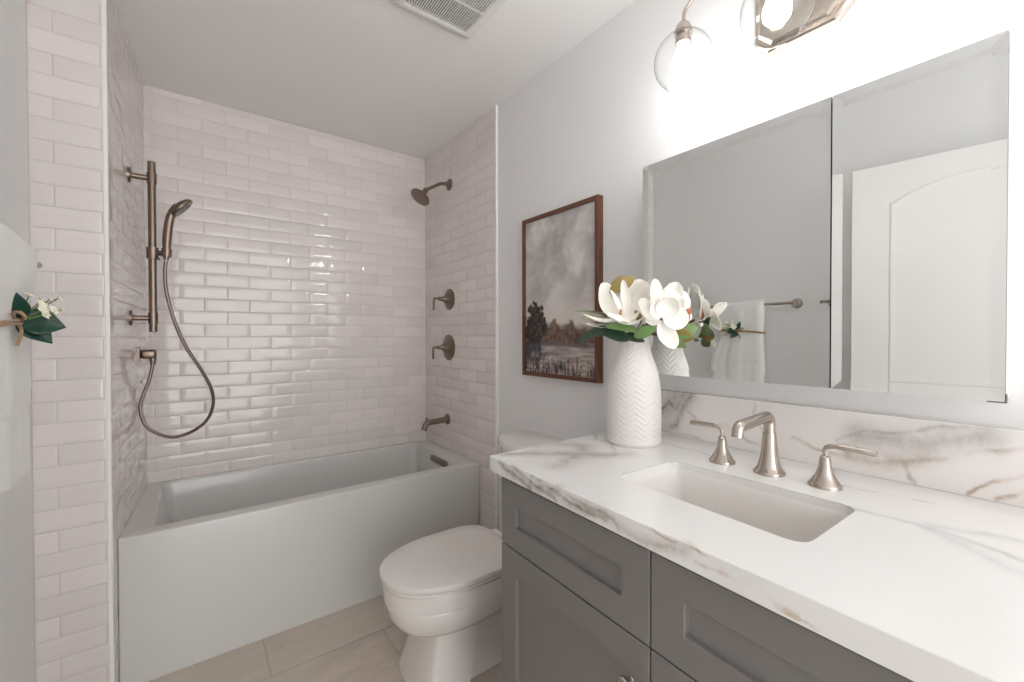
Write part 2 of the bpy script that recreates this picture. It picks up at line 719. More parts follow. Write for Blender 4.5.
# open door leaf standing along the left wall
def door_leaf():
    H0, H1 = (-0.30, -0.15), (-0.18, 0.676)
    dv = Vector((H1[0] - H0[0], H1[1] - H0[1], 0))
    W = dv.length
    ux = dv.normalized()
    nx = Vector((ux.y, -ux.x, 0))       # towards the room
    o = Vector((H0[0], H0[1], 0.012))
    ht = 2.026

    def P(a, z, h):
        return o + ux * a + Vector((0, 0, z)) + nx * h
    b = BM()
    loft(b, [[P(a, z, -0.035) for a, z in rrect(0, W, 0, ht, 0.001, 1)], [P(a, z, -0.002) for a, z in rrect(0, W, 0, ht, 0.001, 1)],
             [P(a, z, 0) for a, z in rrect(0.002, W - 0.002, 0.002, ht - 0.002, 0.001, 1)]])
    leaf = struct('door_1', b, M['door'])

    def panel(z0, z1, rise):
        a0, a1 = 0.135, W - 0.135
        n = 24

        def outline(s):
            pts = [(a0 + s, z0 + s), (a1 - s, z0 + s)]
            for i in range(n + 1):
                t = i / n
                a = (a1 - s) + ((a0 + s) - (a1 - s)) * t
                pts.append((a, z1 - s + rise * (1 - (2 * t - 1) ** 2)))
            return pts
        b = BM()
        prof = [(0, -0.001), (0.006, 0.0022), (0.014, 0.0026), (0.022, 0.001), (0.03, 0.0006), (0.055, 0.002)]
        loft(b, [[P(a, z, h) for a, z in outline(s)] for s, h in prof], True, True)
        return obj('door_panel', b, M['door'], leaf, smooth=20)
    panel(1.02, 1.845, 0.085)
    panel(0.14, 0.90, 0.0)


door_leaf()

# ------------------------------------------------------------------ bathtub
tub = thing('bathtub', 'white alcove bathtub with a plain flat apron between tiled walls', 'bathtub', (0.55, 2.37, 0))
YT0, YT1, ZR = 2.022, YB - 0.004, 0.536


def tub_ring(ix0, ix1, iy0, iy1, z, r):
    return [(a, c, z) for a, c in rrect(ix0, ix1, iy0, iy1, r, 8)]


b = BM()
xa = alc_x(YT0) + 0.002


def tub_outer(dx, z):
    # outer outline follows the slanted alcove wall
    pts = rrect(0, 1, YT0 + dx, YT1, 0.004, 8)
    out = []
    for a, c in pts:
        x0, x1 = alc_x(c) + 0.0008 + (0.0 if dx == 0 else dx * 0.0), XWT - 0.003
        out.append((x0 + (x1 - x0) * a, c, z))
    return out


loft(b, [tub_outer(0.0, 0.0), tub_outer(0.0, ZR - 0.010), tub_outer(0.0012, ZR - 0.004), tub_outer(0.0045, ZR - 0.001), tub_outer(0.009, ZR),
         tub_ring(-0.130, 1.200, 2.086, 2.684, ZR, 0.035), tub_ring(-0.127, 1.197, 2.089, 2.681, ZR - 0.003, 0.034),
         tub_ring(-0.123, 1.194, 2.092, 2.678, ZR - 0.012, 0.034), tub_ring(-0.10, 1.182, 2.10, 2.668, ZR - 0.14, 0.04),
         tub_ring(-0.02, 1.155, 2.125, 2.640, 0.20, 0.07), tub_ring(0.02, 1.145, 2.14, 2.625, 0.165, 0.08),
         tub_ring(0.08, 1.11, 2.18, 2.585, 0.15, 0.08)])
obj('tub_shell', b, M['tub'], tub, 28)
b = BM()
n_ = Vector((-0.995, 0, 0.09)).normalized()
c_ = Vector((1.191, 2.33, ZR - 0.042))
rg = []
for s, h in ((0.0, 0.0), (0.0, 0.010), (0.002, 0.0135), (0.006, 0.015)):
    rg.append([c_ + n_ * h + Vector((0, a, 0)) + Vector((0.09, 0, 0.996)) * z for a, z in rrect(-0.108 + s, 0.108 - s, -0.0185 + s, 0.0185 - s, 0.018, 8)])
loft(b, rg)
obj('overflow_cover', b, M['bronze'], tub, 40, 'long dark nickel overflow cover')
b = BM()
lathe(b, (1.03, 2.38, 0.150), (0, 0, 1), [(0, 0.036), (0.004, 0.036), (0.006, 0.03), (0.007, 0.0001)], 30)
obj('drain', b, M['bronze'], tub, 40)


# ------------------------------------------------------------------ toilet
def egg(xf, xb, yc, hw, z, nf=2.15, nb=4.2, split=0.55, k=56):
    """outline in plan, front towards -x"""
    xm = xf + (xb - xf) * split
    out = []
    for i in range(k):
        t = 2 * PI * i / k
        c, s = math.cos(t), math.sin(t)
        n = nf if c > 0 else nb
        x = xm - (xm - xf if c > 0 else xb - xm) * math.copysign(abs(c) ** (2 / n), c)
        out.append((x, yc + hw * math.copysign(abs(s) ** (2 / n), s), z))
    return out


TYC = 1.425
toi = thing('toilet', 'white two-piece toilet with closed lid between bathtub and vanity', 'toilet', (0.9, TYC, 0))
b = BM()
bowl = [(0.66, 0.93, 0.08, 0.205, 3.0), (0.62, 0.95, 0.115, 0.213, 2.6), (0.580, 0.97, 0.140, 0.228, 2.4), (0.553, 0.99, 0.157, 0.248, 2.3), (0.536, 1.02, 0.169, 0.278, 2.2),
        (0.528, 1.06, 0.175, 0.312, 2.15), (0.5265, 1.08, 0.1765, 0.3185, 2.15), (0.5285, 1.08, 0.1745, 0.3215, 2.15), (0.522, 1.09, 0.180, 0.3255, 2.15), (0.519, 1.10, 0.182, 0.370, 2.15), (0.522, 1.10, 0.179, 0.381, 2.15), (0.535, 1.09, 0.165, 0.3845, 2.15)]
loft(b, [egg(x0, x1, TYC, hw, z, nf) for x0, x1, hw, z, nf in bowl])
obj('bowl', b, M['porcelain'], toi, 50)
b = BM()
ped = [(0.612, 0.136, 0.0), (0.612, 0.136, 0.012), (0.620, 0.131, 0.03), (0.634, 0.123, 0.08), (0.650, 0.115, 0.14), (0.662, 0.110, 0.20), (0.666, 0.109, 0.27)]
rg = []
for x0, hw, z in ped:            # squarish front column with a bowed face
    pts = [(x0 + 0.16, TYC - hw), (x0 + 0.16, TYC + hw), (x0 + 0.012, TYC + hw), (x0 + 0.004, TYC + hw - 0.006)]
    pts += [(x0 - 0.012 * (1 - (2 * i / 8 - 1) ** 2), TYC + (hw - 0.012) * (1 - 2 * i / 8)) for i in range(9)]
    pts += [(x0 + 0.004, TYC - hw + 0.006), (x0 + 0.012, TYC - hw)]
    rg.append([(a, c, z) for a, c in pts])
loft(b, rg)
rg = []
for x0, hw, z in ped:
    rg.append([(a, c, z) for a, c in rrect(x0 + 0.13, 1.20 - 0.4 * max(0, z - 0.05), TYC - hw * 0.72, TYC + hw * 0.72, 0.05, 5)])
loft(b, rg)
for s in (-1, 1):
    tube(b, smooth_path([(0.80, TYC + s * 0.085, 0.235), (0.93, TYC + s * 0.088, 0.25), (1.03, TYC + s * 0.085, 0.19), (1.10, TYC + s * 0.08, 0.07), (1.13, TYC + s * 0.075, 0.02)], 6), 0.045, 16)
obj('pedestal', b, M['porcelain'], toi, 40)
b = BM()
loft(b, [egg(0.520, 1.0, TYC, 0.180, 0.3865), egg(0.516, 1.0, TYC, 0.184, 0.390), egg(0.516, 1.0, TYC, 0.184, 0.399), egg(0.519, 1.0, TYC, 0.181, 0.402)])
obj('seat', b, M['porcelain'], toi, 40)
b = BM()
loft(b, [egg(0.518, 1.01, TYC, 0.185, 0.404), egg(0.511, 1.013, TYC, 0.193, 0.408), egg(0.509, 1.014, TYC, 0.195, 0.418), egg(0.511, 1.012, TYC, 0.193, 0.4243),
         egg(0.518, 1.008, TYC, 0.186, 0.4272), egg(0.60, 0.96, TYC, 0.12, 0.4285)])
obj('lid', b, M['porcelain'], toi, 40)
b = BM()
box(b, 1.012, 1.05, TYC - 0.10, TYC + 0.10, 0.385, 0.418, 0.008)
obj('hinge', b, M['porcelain'], toi, 40)


def tank_ring(xf, bow, y0, y1, xb, z, k=16):
    out = []
    for i in range(k + 1):
        t = i / k
        e = min(1, 4 * min(t, 1 - t) ** 0.9)
        y = y0 + (y1 - y0) * t
        out.append((xf + bow * (2 * t - 1) ** 2 + 0.012 * (1 - e) ** 3, y, z))
    out += [(xb, y1, z), (xb, y0, z)]
    return out


TY0, TY1 = TYC - 0.222, TYC + 0.19
b = BM()
loft(b, [tank_ring(1.085, 0.045, TY0 + 0.03, TY1 - 0.03, XW - 0.01, 0.385), tank_ring(1.075, 0.05, TY0 + 0.02, TY1 - 0.02, XW - 0.01, 0.41),
         tank_ring(1.068, 0.055, TY0 + 0.008, TY1 - 0.008, XW - 0.01, 0.762)])
obj('tank', b, M['porcelain'], toi, 40)
b = BM()
loft(b, [tank_ring(1.060, 0.06, TY0 + 0.004, TY1 - 0.004, XW - 0.008, 0.762), tank_ring(1.053, 0.062, TY0, TY1, XW - 0.006, 0.767), tank_ring(1.053, 0.062, TY0, TY1, XW - 0.006, 0.788),
         tank_ring(1.058, 0.062, TY0 + 0.004, TY1 - 0.004, XW - 0.008, 0.796), tank_ring(1.07, 0.06, TY0 + 0.015, TY1 - 0.015, XW - 0.015, 0.799)])
obj('tank_lid', b, M['porcelain'], toi, 40)

# ------------------------------------------------------------------ vanity cabinet (stands a little out of square)
VR = -0.040
VO = Vector((0.696, 0.956, 0))
van = thing('vanity_cabinet', 'grey shaker vanity cabinet under the veined countertop', 'cabinet', VO, None, VR)
VW, VH = 0.985, 0.872
b = BM()
box(b, 0.0, 0.018, -VW, 0.0, 0.10, VH - 0.002)
box(b, 0.018, 0.58, -VW, -VW + 0.018, 0.10, VH - 0.002)
box(b, 0.018, 0.58, -0.018, 0.0, 0.10, VH - 0.002)
box(b, 0.562, 0.58, -VW + 0.018, -0.018, 0.10, VH - 0.002)
box(b, 0.018, 0.562, -VW + 0.018, -0.018, 0.10, 0.118)
box(b, 0.07, 0.56, -VW + 0.01, -0.01, 0.0, 0.101)
carc = obj('carcass', b, [M['cabinet'], M['gap']], van, False)
for p in carc.data.polygons:     # shade of the reveal behind the fronts, put into the colour
    if p.normal.x < -0.9 and p.center.z > 0.12:
        p.material_index = 1


def shaker(y0, y1, z0, z1, st, top, name):
    b = BM()

    def R(s, x):
        return [(x, a, z) for a, z in rrect(y0 + s, y1 - s, z0 + s, z1 - s, 0.0015, 2)]

    def Q(s, x):
        return [(x, a, z) for a, z in rrect(y0 + st + s, y1 - st - s, z0 + top + s, z1 - top - s, 0.0008, 2)]
    loft(b, [R(0, -0.001), R(0, -0.0185), R(0.0018, -0.0205), Q(0, -0.0205), Q(0.0015, -0.0185), Q(0.0025, -0.0100), Q(0.0045, -0.0096)])
    return obj(name, b, M['cabinet'], van, False)


half = VW / 2
GZ = 0.684
for y0, y1, kx in ((-half + 0.0015, -0.001, -half + 0.043), (-VW + 0.001, -half - 0.0015, -half - 0.043)):
    shaker(y0, y1, GZ + 0.0018, VH - 0.010, 0.066, 0.058, 'drawer_front')
    dd = shaker(y0, y1, 0.112, GZ - 0.0018, 0.066, 0.066, 'door')
    b = BM()
    lathe(b, (-0.020, kx, GZ - 0.084), (-1, 0, 0), [(0, 0.007), (0.003, 0.0055), (0.010, 0.005), (0.013, 0.011), (0.016, 0.0135), (0.022, 0.0135), (0.0245, 0.011), (0.025, 0.0001)], 8)
    obj('knob', b, M['nickel'], dd, 25, 'brushed nickel knob')

# ------------------------------------------------------------------ countertop with sink opening
ZC = EYE - 0.3296
GREY, TAN, LG = (150, 146, 142), (176, 156, 136), (196, 198, 198)
zt = ZC
top_veins = [
    ((164, 156, 150), 0.85, 0.055, 16, [(0.70, 0.97, zt), (0.80, 0.90, zt), (0.90, 0.80, zt), (0.97, 0.76, zt)]),
    ((178, 168, 158), 0.8, 0.060, 14, [(0.90, 0.99, zt), (0.93, 0.90, zt), (0.88, 0.84, zt), (0.74, 0.80, zt)]),
    ((150, 142, 134), 0.75, 0.012, 20, [(1.09, 0.99, zt), (1.02, 0.93, zt), (1.04, 0.88, zt), (0.96, 0.80, zt)]),
    ((120, 116, 112), 0.8, 0.007, 14, [(1.16, 0.78, zt), (1.155, 0.66, zt), (1.135, 0.58, zt)]),
    ((130, 126, 122), 0.8, 0.007, 14, [(1.135, 0.33, zt), (1.15, 0.24, zt), (1.16, 0.17, zt)]),
    ((176, 180, 180), 0.75, 0.016, 18, [(1.00, 0.26, zt), (1.01, 0.20, zt), (1.00, 0.13, zt), (0.97, 0.05, zt), (0.96, -0.06, zt)]),
    ((196, 199, 198), 0.7, 0.030, 18, [(1.02, 0.16, zt), (1.06, 0.07, zt), (1.06, -0.06, zt)]),
    ((200, 203, 203), 0.7, 0.028, 18, [(1.00, 0.15, zt), (0.94, 0.08, zt), (0.90, 0.02, zt), (0.88, -0.06, zt)]),
    ((158, 148, 140), 0.9, 0.030, 22, [(0.652, 0.90, zt - 0.01), (0.647, 0.80, zt - 0.025), (0.642, 0.70, zt - 0.02), (0.636, 0.56, zt - 0.025)]),
    ((112, 105, 100), 0.95, 0.010, 30, [(0.652, 0.93, zt - 0.004), (0.649, 0.86, zt - 0.020), (0.646, 0.79, zt - 0.034)]),
    ((104, 98, 94), 0.95, 0.009, 30, [(0.65, 0.87, zt + 0.002), (0.645, 0.78, zt - 0.018), (0.641, 0.70, zt - 0.034)]),
    ((112, 104, 98), 0.95, 0.009, 30, [(0.645, 0.79, zt + 0.002), (0.640, 0.70, zt - 0.014), (0.636, 0.62, zt - 0.022), (0.632, 0.55, zt - 0.034)]),
    ((126, 114, 104), 0.9, 0.007, 26, [(0.64, 0.70, zt + 0.001), (0.636, 0.62, zt - 0.010), (0.630, 0.52, zt - 0.026)]),
    ((166, 152, 138), 0.9, 0.022, 26, [(0.637, 0.60, zt - 0.02), (0.63, 0.47, zt - 0.03), (0.625, 0.38, zt - 0.015)]),
    ((188, 164, 138), 0.9, 0.005, 0, [(0.63, 0.46, zt - 0.0), (0.622, 0.33, zt - 0.012), (0.618, 0.25, zt - 0.03), (0.615, 0.19, zt - 0.034)]),
    ((200, 180, 158), 0.7, 0.007, 0, [(0.625, 0.36, zt - 0.03), (0.622, 0.29, zt - 0.018), (0.618, 0.22, zt - 0.03)]),
]
M['topmarble'] = marble('marble_top', top_veins, 0.012)


def quad_round(cs, r, k=8):
    """rounded corners on a quad given counter-clockwise"""
    out = []
    n = len(cs)
    for i in range(n):
        a, p, c = Vector(cs[i - 1]), Vector(cs[i]), Vector(cs[(i + 1) % n])
        s, e = p + (a - p).normalized() * r, p + (c - p).normalized() * r
        for j in range(k + 1):
            t = j / k
            # near-circular
            q = s * (1 - t) ** 2 + p * 2 * t * (1 - t) + e * t * t
            out.append((q.x, q.y))
    return out


HOLE = [(0.766, 0.258), (1.020, 0.253), (1.020, 0.648), (0.793, 0.660)]   # FR, BR, BL, FL
OUT = [(0.606, -0.075), (XW - 0.001, -0.075), (XW - 0.001, 0.988), (0.6545, 0.983)]
ho = quad_round(HOLE, 0.035)
# outer outline with as many points as the hole, radially matched per corner/side
oo = []
k = 8
for i in range(4):
    a, p, c = Vector(OUT[i - 1]), Vector(OUT[i]), Vector(OUT[(i + 1) % 4])
    s, e = p + (a - p).normalized() * 0.004, p + (c - p).normalized() * 0.004
    for j in range(k + 1):
        t = j / k
        q = s * (1 - t) ** 2 + p * 2 * t * (1 - t) + e * t * t
        oo.append((q.x, q.y))


def inset(pts, dlt):
    cx = sum(p[0] for p in pts) / len(pts)
    cy = sum(p[1] for p in pts) / len(pts)
    return [(x + math.copysign(dlt, cx - x), y + math.copysign(dlt, cy - y)) for x, y in pts]


b = BM()
T, TS = 0.040, 0.024
rings = [[(x, y, ZC - T + 0.002) for x, y in ho]] if False else []
oi = inset(oo, 0.0015)
hi = inset(ho, -0.0015)
mi_ = inset(oo, 0.022)
rings = [[(x, y, ZC - TS) for x, y in ho], [(x, y, ZC - TS) for x, y in mi_], [(x, y, ZC - T) for x, y in mi_], [(x, y, ZC - T) for x, y in oo], [(x, y, ZC - 0.0015) for x, y in oo], [(x, y, ZC) for x, y in oi],
         [(x, y, ZC) for x, y in hi], [(x, y, ZC - 0.0015) for x, y in ho]]
vr = [[b.verts.new(p) for p in r] for r in rings]
for a, c in zip(vr, vr[1:] + vr[:1]):
    for i in range(len(a)):
        j = (i + 1) % len(a)
        face(b, (a[i], a[j], c[j], c[i]))
tag(obj('countertop', b, M['topmarble'], None, False), 'white veined marble countertop with a rectangular sink opening', 'countertop')

# backsplash
bsz0, bsz1 = ZC + 0.0005, EYE - 0.183
xb = 1.271
G2 = (160, 158, 154)


def bz(v):                       # 0..1 across the backsplash height
    return bsz0 + (bsz1 - bsz0) * v


bs_veins = [
    ((150, 149, 145), 1.0, 0.075, 16, [(xb, 0.90, bz(0.9)), (xb, 0.86, bz(0.55)), (xb, 0.81, bz(0.75)), (xb, 0.76, bz(1.0))]),
    ((140, 138, 132), 0.9, 0.022, 30, [(xb, 0.74, bz(1.0)), (xb, 0.78, bz(0.6)), (xb, 0.80, bz(0.25)), (xb, 0.90, bz(0.05))]),
    ((128, 126, 122), 0.9, 0.012, 30, [(xb, 0.77, bz(0.95)), (xb, 0.80, bz(0.6)), (xb, 0.83, bz(0.75)), (xb, 0.88, bz(0.35))]),
    ((164, 158, 152), 0.8, 0.010, 24, [(xb, 0.755, bz(0.6)), (xb, 0.70, bz(0.35)), (xb, 0.64, bz(0.42)), (xb, 0.58, bz(0.2)), (xb, 0.50, bz(0.12))]),
    ((170, 164, 158), 0.7, 0.006, 24, [(xb, 0.55, bz(0.98)), (xb, 0.555, bz(0.7)), (xb, 0.53, bz(0.4))]),
    ((170, 154, 138), 0.8, 0.010, 24, [(xb, 0.46, bz(0.42)), (xb, 0.41, bz(0.28)), (xb, 0.36, bz(0.25)), (xb, 0.30, bz(0.24)), (xb, 0.20, bz(0.42)), (xb, 0.09, bz(0.72)), (xb, 0.02, bz(0.9))]),
    ((168, 167, 162), 1.0, 0.060, 12, [(xb, 0.32, bz(0.62)), (xb, 0.26, bz(0.66)), (xb, 0.20, bz(0.72)), (xb, 0.12, bz(0.84))]),
    ((150, 146, 140), 0.8, 0.008, 22, [(xb, 0.36, bz(0.5)), (xb, 0.31, bz(0.72)), (xb, 0.26, bz(0.74)), (xb, 0.20, bz(0.9)), (xb, 0.14, bz(0.96))]),
    ((172, 152, 132), 1.0, 0.032, 20, [(xb, 0.34, bz(0.34)), (xb, 0.27, bz(0.30)), (xb, 0.20, bz(0.45))]),
    ((150, 132, 116), 1.0, 0.008, 0, [(xb, 0.235, bz(0.30)), (xb, 0.225, bz(0.12)), (xb, 0.215, bz(0.0))]),
    ((176, 150, 128), 1.0, 0.008, 0, [(xb, 0.14, bz(0.0)), (xb, 0.11, bz(0.25)), (xb, 0.07, bz(0.42)), (xb, 0.02, bz(0.55))]),
    ((176, 150, 128), 0.9, 0.007, 0, [(xb, 0.10, bz(0.02)), (xb, 0.07, bz(0.2)), (xb, 0.02, bz(0.3))]),
    ((176, 160, 146), 0.8, 0.010, 22, [(xb, 0.92, bz(0.06)), (xb, 0.80, bz(0.08)), (xb, 0.66, bz(0.04))]),
]
M['bsmarble'] = marble('marble_splash', bs_veins, 0.010, (236, 231, 228))
b = BM()
box(b, 1.270, XW - 0.0005, -0.075, 0.986, bsz0, bsz1, 0.001)
tag(obj('backsplash', b, M['bsmarble'], None, False), 'low marble backsplash with smoky grey and tan veins below the mirror', 'backsplash')

# undermount sink
sk = thing('sink', 'white rectangular undermount sink set below the marble opening', 'sink', (0.9, 0.455, ZC - 0.16))
cx, cy = 0.8995, 0.455


def hole_ring(e, z, r):
    cs = [(x + math.copysign(e, x - cx), y + math.copysign(e, y - cy)) for x, y in HOLE]
    return [(x, y, z) for x, y in quad_round(cs, r)]


zu = ZC - 0.0248
b = BM()
loft(b, [hole_ring(0.030, zu, 0.03), hole_ring(0.004, zu, 0.035), hole_ring(0.003, zu - 0.004, 0.035), hole_ring(-0.006, zu - 0.10, 0.045), hole_ring(-0.02, zu - 0.125, 0.05), hole_ring(-0.06, zu - 0.132, 0.04)], False, True)
o = obj('basin', b, M['sink'], sk, 40)
md = o.modifiers.new('shell', 'SOLIDIFY')
md.thickness = 0.008
md.offset = 1
b = BM()
lathe(b, (0.92, 0.455, zu - 0.132), (0, 0, 1), [(0, 0.03), (0.003, 0.03), (0.005, 0.025), (0.006, 0.0001)], 28)
obj('drain', b, M['nickel'], sk, 40)

# ------------------------------------------------------------------ faucet: spout and two lever handles
fau = thing('faucet', 'brushed nickel widespread faucet with arched spout and two lever handles', 'faucet', (1.107, 0.451, ZC))


def bell(bm, x, y, r, h, neck):
    pr = [(0, r), (0.004, r), (0.006, r * 0.98), (0.010, r * 0.86), (0.018, r * 0.72), (h * 0.42, r * 0.56), (h * 0.7, neck * 1.16), (h, neck)]
    lathe(bm, (x, y, ZC), (0, 0, 1), pr, 44)


b = BM()
bell(b, 1.107, 0.451, 0.034, 0.098, 0.0142)
pth = fillet([(1.107, 0.451, ZC + 0.096), (1.107, 0.451, ZC + 0.139), (0.953, 0.451, ZC + 0.131), (0.948, 0.451, ZC + 0.108)], 0.03, 8)
tube(b, pth, 0.0125, 22)
obj('spout', b, M['nickel'], fau, 40)
for yy, s in ((0.565, 1), (0.338, -1)):
    b = BM()
    bell(b, 1.107, yy, 0.0315, 0.060, 0.0105)
    lathe(b, (1.107, yy, ZC + 0.058), (0, 0, 1), [(0, 0.0095), (0.008, 0.0095), (0.010, 0.007)], 24)
    hd = obj('handle', b, M['nickel'], fau, 40)
    b = BM()
    tube(b, fillet([(1.107, yy, ZC + 0.066), (1.107, yy, ZC + 0.088), (1.107, yy + s * 0.026, ZC + 0.092)], 0.016, 6), 0.0052, 14)
    lathe(b, (1.107, yy + s * 0.024, ZC + 0.0918), (0, s, -0.03), [(0, 0.0066), (0.062, 0.0066), (0.064, 0.0055)], 18)
    obj('lever', b, M['nickel'], hd, 40)

# ------------------------------------------------------------------ mirrored cabinet
XM, MY0, MYM, MY1, MZ0, MZ1 = 1.185, 0.086, 0.3525, 0.869, EYE - 0.1215, EYE + 0.552
mc = thing('medicine_cabinet', 'wall mirror cabinet with two frameless mirror doors above the backsplash', 'mirror cabinet', (XW, 0.47, MZ0))
b = BM()
box(b, XM + 0.018, XW - 0.0005, MY0 + 0.002, MY1 - 0.002, MZ0 + 0.002, MZ1 - 0.002)
obj('cabinet_body', b, M['white'], mc, False)


def mirror_door(y0, y1):
    b = BM()

    def R(s, x):
        return [(x, y0 + s, MZ0 + s), (x, y1 - s, MZ0 + s), (x, y1 - s, MZ1 - s), (x, y0 + s, MZ1 - s)]
    bw = 0.020
    rings = [R(0, XM + 0.0175), R(0, XM - 0.0010)]
    vr = loft(b, rings, True, False, 1)
    v2 = [b.verts.new(p) for p in R(bw, XM)]
    for i in range(4):
        j = (i + 1) % 4
        face(b, (vr[1][i], vr[1][j], v2[j], v2[i]), 0)
    face(b, v2, 0)
    return obj('mirror_door', b, [M['mirror'], M['seal']], mc, False)


mirror_door(MYM + 0.0015, MY1)
mirror_door(MY0, MYM - 0.0015)
b = BM()
box(b, XM - 0.002, XM + 0.018, MY0 - 0.0015, MY0 + 0.022, MZ0 - 0.0022, MZ0 + 0.0002)
box(b, XM - 0.002, XM + 0.018, MY0 - 0.0022, MY0 - 0.0002, MZ0 - 0.0022, MZ0 + 0.014)
obj('corner_clip', b, M['clip'], mc, False, 'small dark metal clip at the lower corner')

# ------------------------------------------------------------------ vanity light
GY = (0.690, 0.446, 0.202)
GX, GZc, GR = 1.125, EYE + 0.784, 0.0795
vl = thing('vanity_light', 'three-globe nickel vanity light mounted above the mirror cabinet', 'wall light', (XW, 0.458, EYE + 0.85))
b = BM()
pc = (0.450, EYE + 0.893)
for x0, x1, r0, s in ((XW - 0.024, XW - 0.0005, 0.0, 0), (XW - 0.034, XW - 0.024, 0.0, 0.014)):
    hw, hh = 0.112 - s, 0.115 - s
    ch = 0.032
    def oct_(x, q):
        a, c = hw - q, hh - q
        return [(x, pc[0] + y, pc[1] + z) for y, z in ((-a, -c + ch), (-a + ch, -c), (a - ch, -c), (a, -c + ch), (a, c - ch), (a - ch, c), (-a + ch, c), (-a, c - ch))]
    loft(b, [oct_(x1, 0), oct_(x0 + 0.004, 0), oct_(x0, 0.005)])
obj('backplate', b, M['nickel'], vl, False)
for gy in GY:
    b = BM()
    s = 0 if abs(gy - 0.446) < 0.01 else (1 if gy > 0.446 else -1)
    pth = smooth_path([(XW - 0.03, 0.452 + s * 0.05, EYE + 0.955), (XW - 0.07, 0.452 + s * 0.07, EYE + 0.985), (GX + 0.035, gy - s * 0.062, EYE + 0.985), (GX + 0.016, gy - s * 0.026, EYE + 0.957),
                       (GX + 0.003, gy - s * 0.004, GZc + 0.142), (GX, gy, GZc + 0.110)], 8)
    tube(b, pth, 0.0052, 12)
    obj('arm', b, M['nickel'], vl, 40)
    b = BM()
    lathe(b, (GX, gy, GZc + 0.073), (0, 0, 1), [(0, 0.0245), (0.008, 0.025), (0.014, 0.0235), (0.027, 0.019), (0.036, 0.011), (0.040, 0.0055)], 32)
    lathe(b, (GX, gy, GZc + 0.046), (0, 0, 1), [(0, 0.0205), (0.003, 0.0215), (0.012, 0.0215), (0.014, 0.0185), (0.027, 0.0185)], 28)
    obj('socket', b, M['nickel'], vl, 40)
    b = BM()
    t0, t1 = math.radians(18), math.radians(180 - 35)
    pr = []
    for i in range(30):
        t = t0 + (t1 - t0) * i / 29
        pr.append((GR * math.cos(t), GR * math.sin(t)))
    pr += [(pr[-1][0] - 0.003, pr[-1][1] + 0.0015), (pr[-1][0] - 0.004, pr[-1][1] - 0.001)]
    lathe(b, (GX, gy, GZc), (0, 0, 1), pr, 48, False, False)
    o = obj('globe_shade', b, M['glass'], vl, True, 'clear glass globe open at the bottom')
    b = BM()
    lathe(b, (GX, gy, GZc + 0.052), (0, 0, -1), [(0, 0.012), (0.012, 0.014), (0.03, 0.022), (0.05, 0.0295), (0.062, 0.0305), (0.075, 0.028), (0.086, 0.019), (0.092, 0.0005)], 32)
    obj('bulb', b, M['bulb'], vl, True, 'lit frosted bulb')

# ------------------------------------------------------------------ ceiling exhaust fan
fan = thing('exhaust_fan', 'white square ceiling exhaust grille with thin louvres', 'ceiling vent', (0.745, 1.34, HC))
FX0, FX1, FY0, FY1 = 0.575, 0.914, 1.170, 1.508
b = BM()


def fr_(s, z):
    return [(a, c, z) for a, c in rrect(FX0 + s, FX1 - s, FY0 + s, FY1 - s, 0.012, 4)]


loft(b, [fr_(0, HC - 0.0002), fr_(0.001, HC - 0.010), fr_(0.010, HC - 0.019), fr_(0.034, HC - 0.023), fr_(0.042, HC - 0.020), fr_(0.044, HC - 0.010)], True, True)
fo = obj('fan_cover', b, [M['white'], M['dark']], fan, 40)
for p in fo.data.polygons:  # shade behind the grille, put into the colour of the recessed face
    if len(p.vertices) > 4 and p.center.z > -0.012 and abs(p.normal.z) > 0.9 and p.area < 0.09 and p.center.z < -0.002:
        p.material_index = 1
b = BM()
x = FX0 + 0.050
while x < FX1 - 0.047:
    box(b, x, x + 0.0040, FY0 + 0.042, FY1 - 0.042, HC - 0.0205, HC - 0.0165)
    x += 0.0086
for yy in (1.215, 1.348):
    box(b, FX0 + 0.042, FX1 - 0.042, yy - 0.003, yy + 0.003, HC - 0.021, HC - 0.0160)
obj('grille', b, M['white'], fan, False)

# ------------------------------------------------------------------ framed painting
pic = thing('framed_painting', 'vertical landscape painting in a thin walnut frame beside the tiled alcove', 'painting', (XW, 1.37, EYE + 0.18))
PY0, PY1, PZ0, PZ1, XF = 1.133, 1.611, EYE - 0.184, EYE + 0.551, 1.262
b = BM()


def pf(s, x):
    return [(x, PY0 + s, PZ0 + s), (x, PY1 - s, PZ0 + s), (x, PY1 - s, PZ1 - s), (x, PY0 + s, PZ1 - s)]


loft(b, [pf(0, XW - 0.001), pf(0, XF + 0.001), pf(0.001, XF), pf(0.017, XF), pf(0.0175, XF + 0.012)], True, False)
obj('frame', b, M['wood'], pic, False)


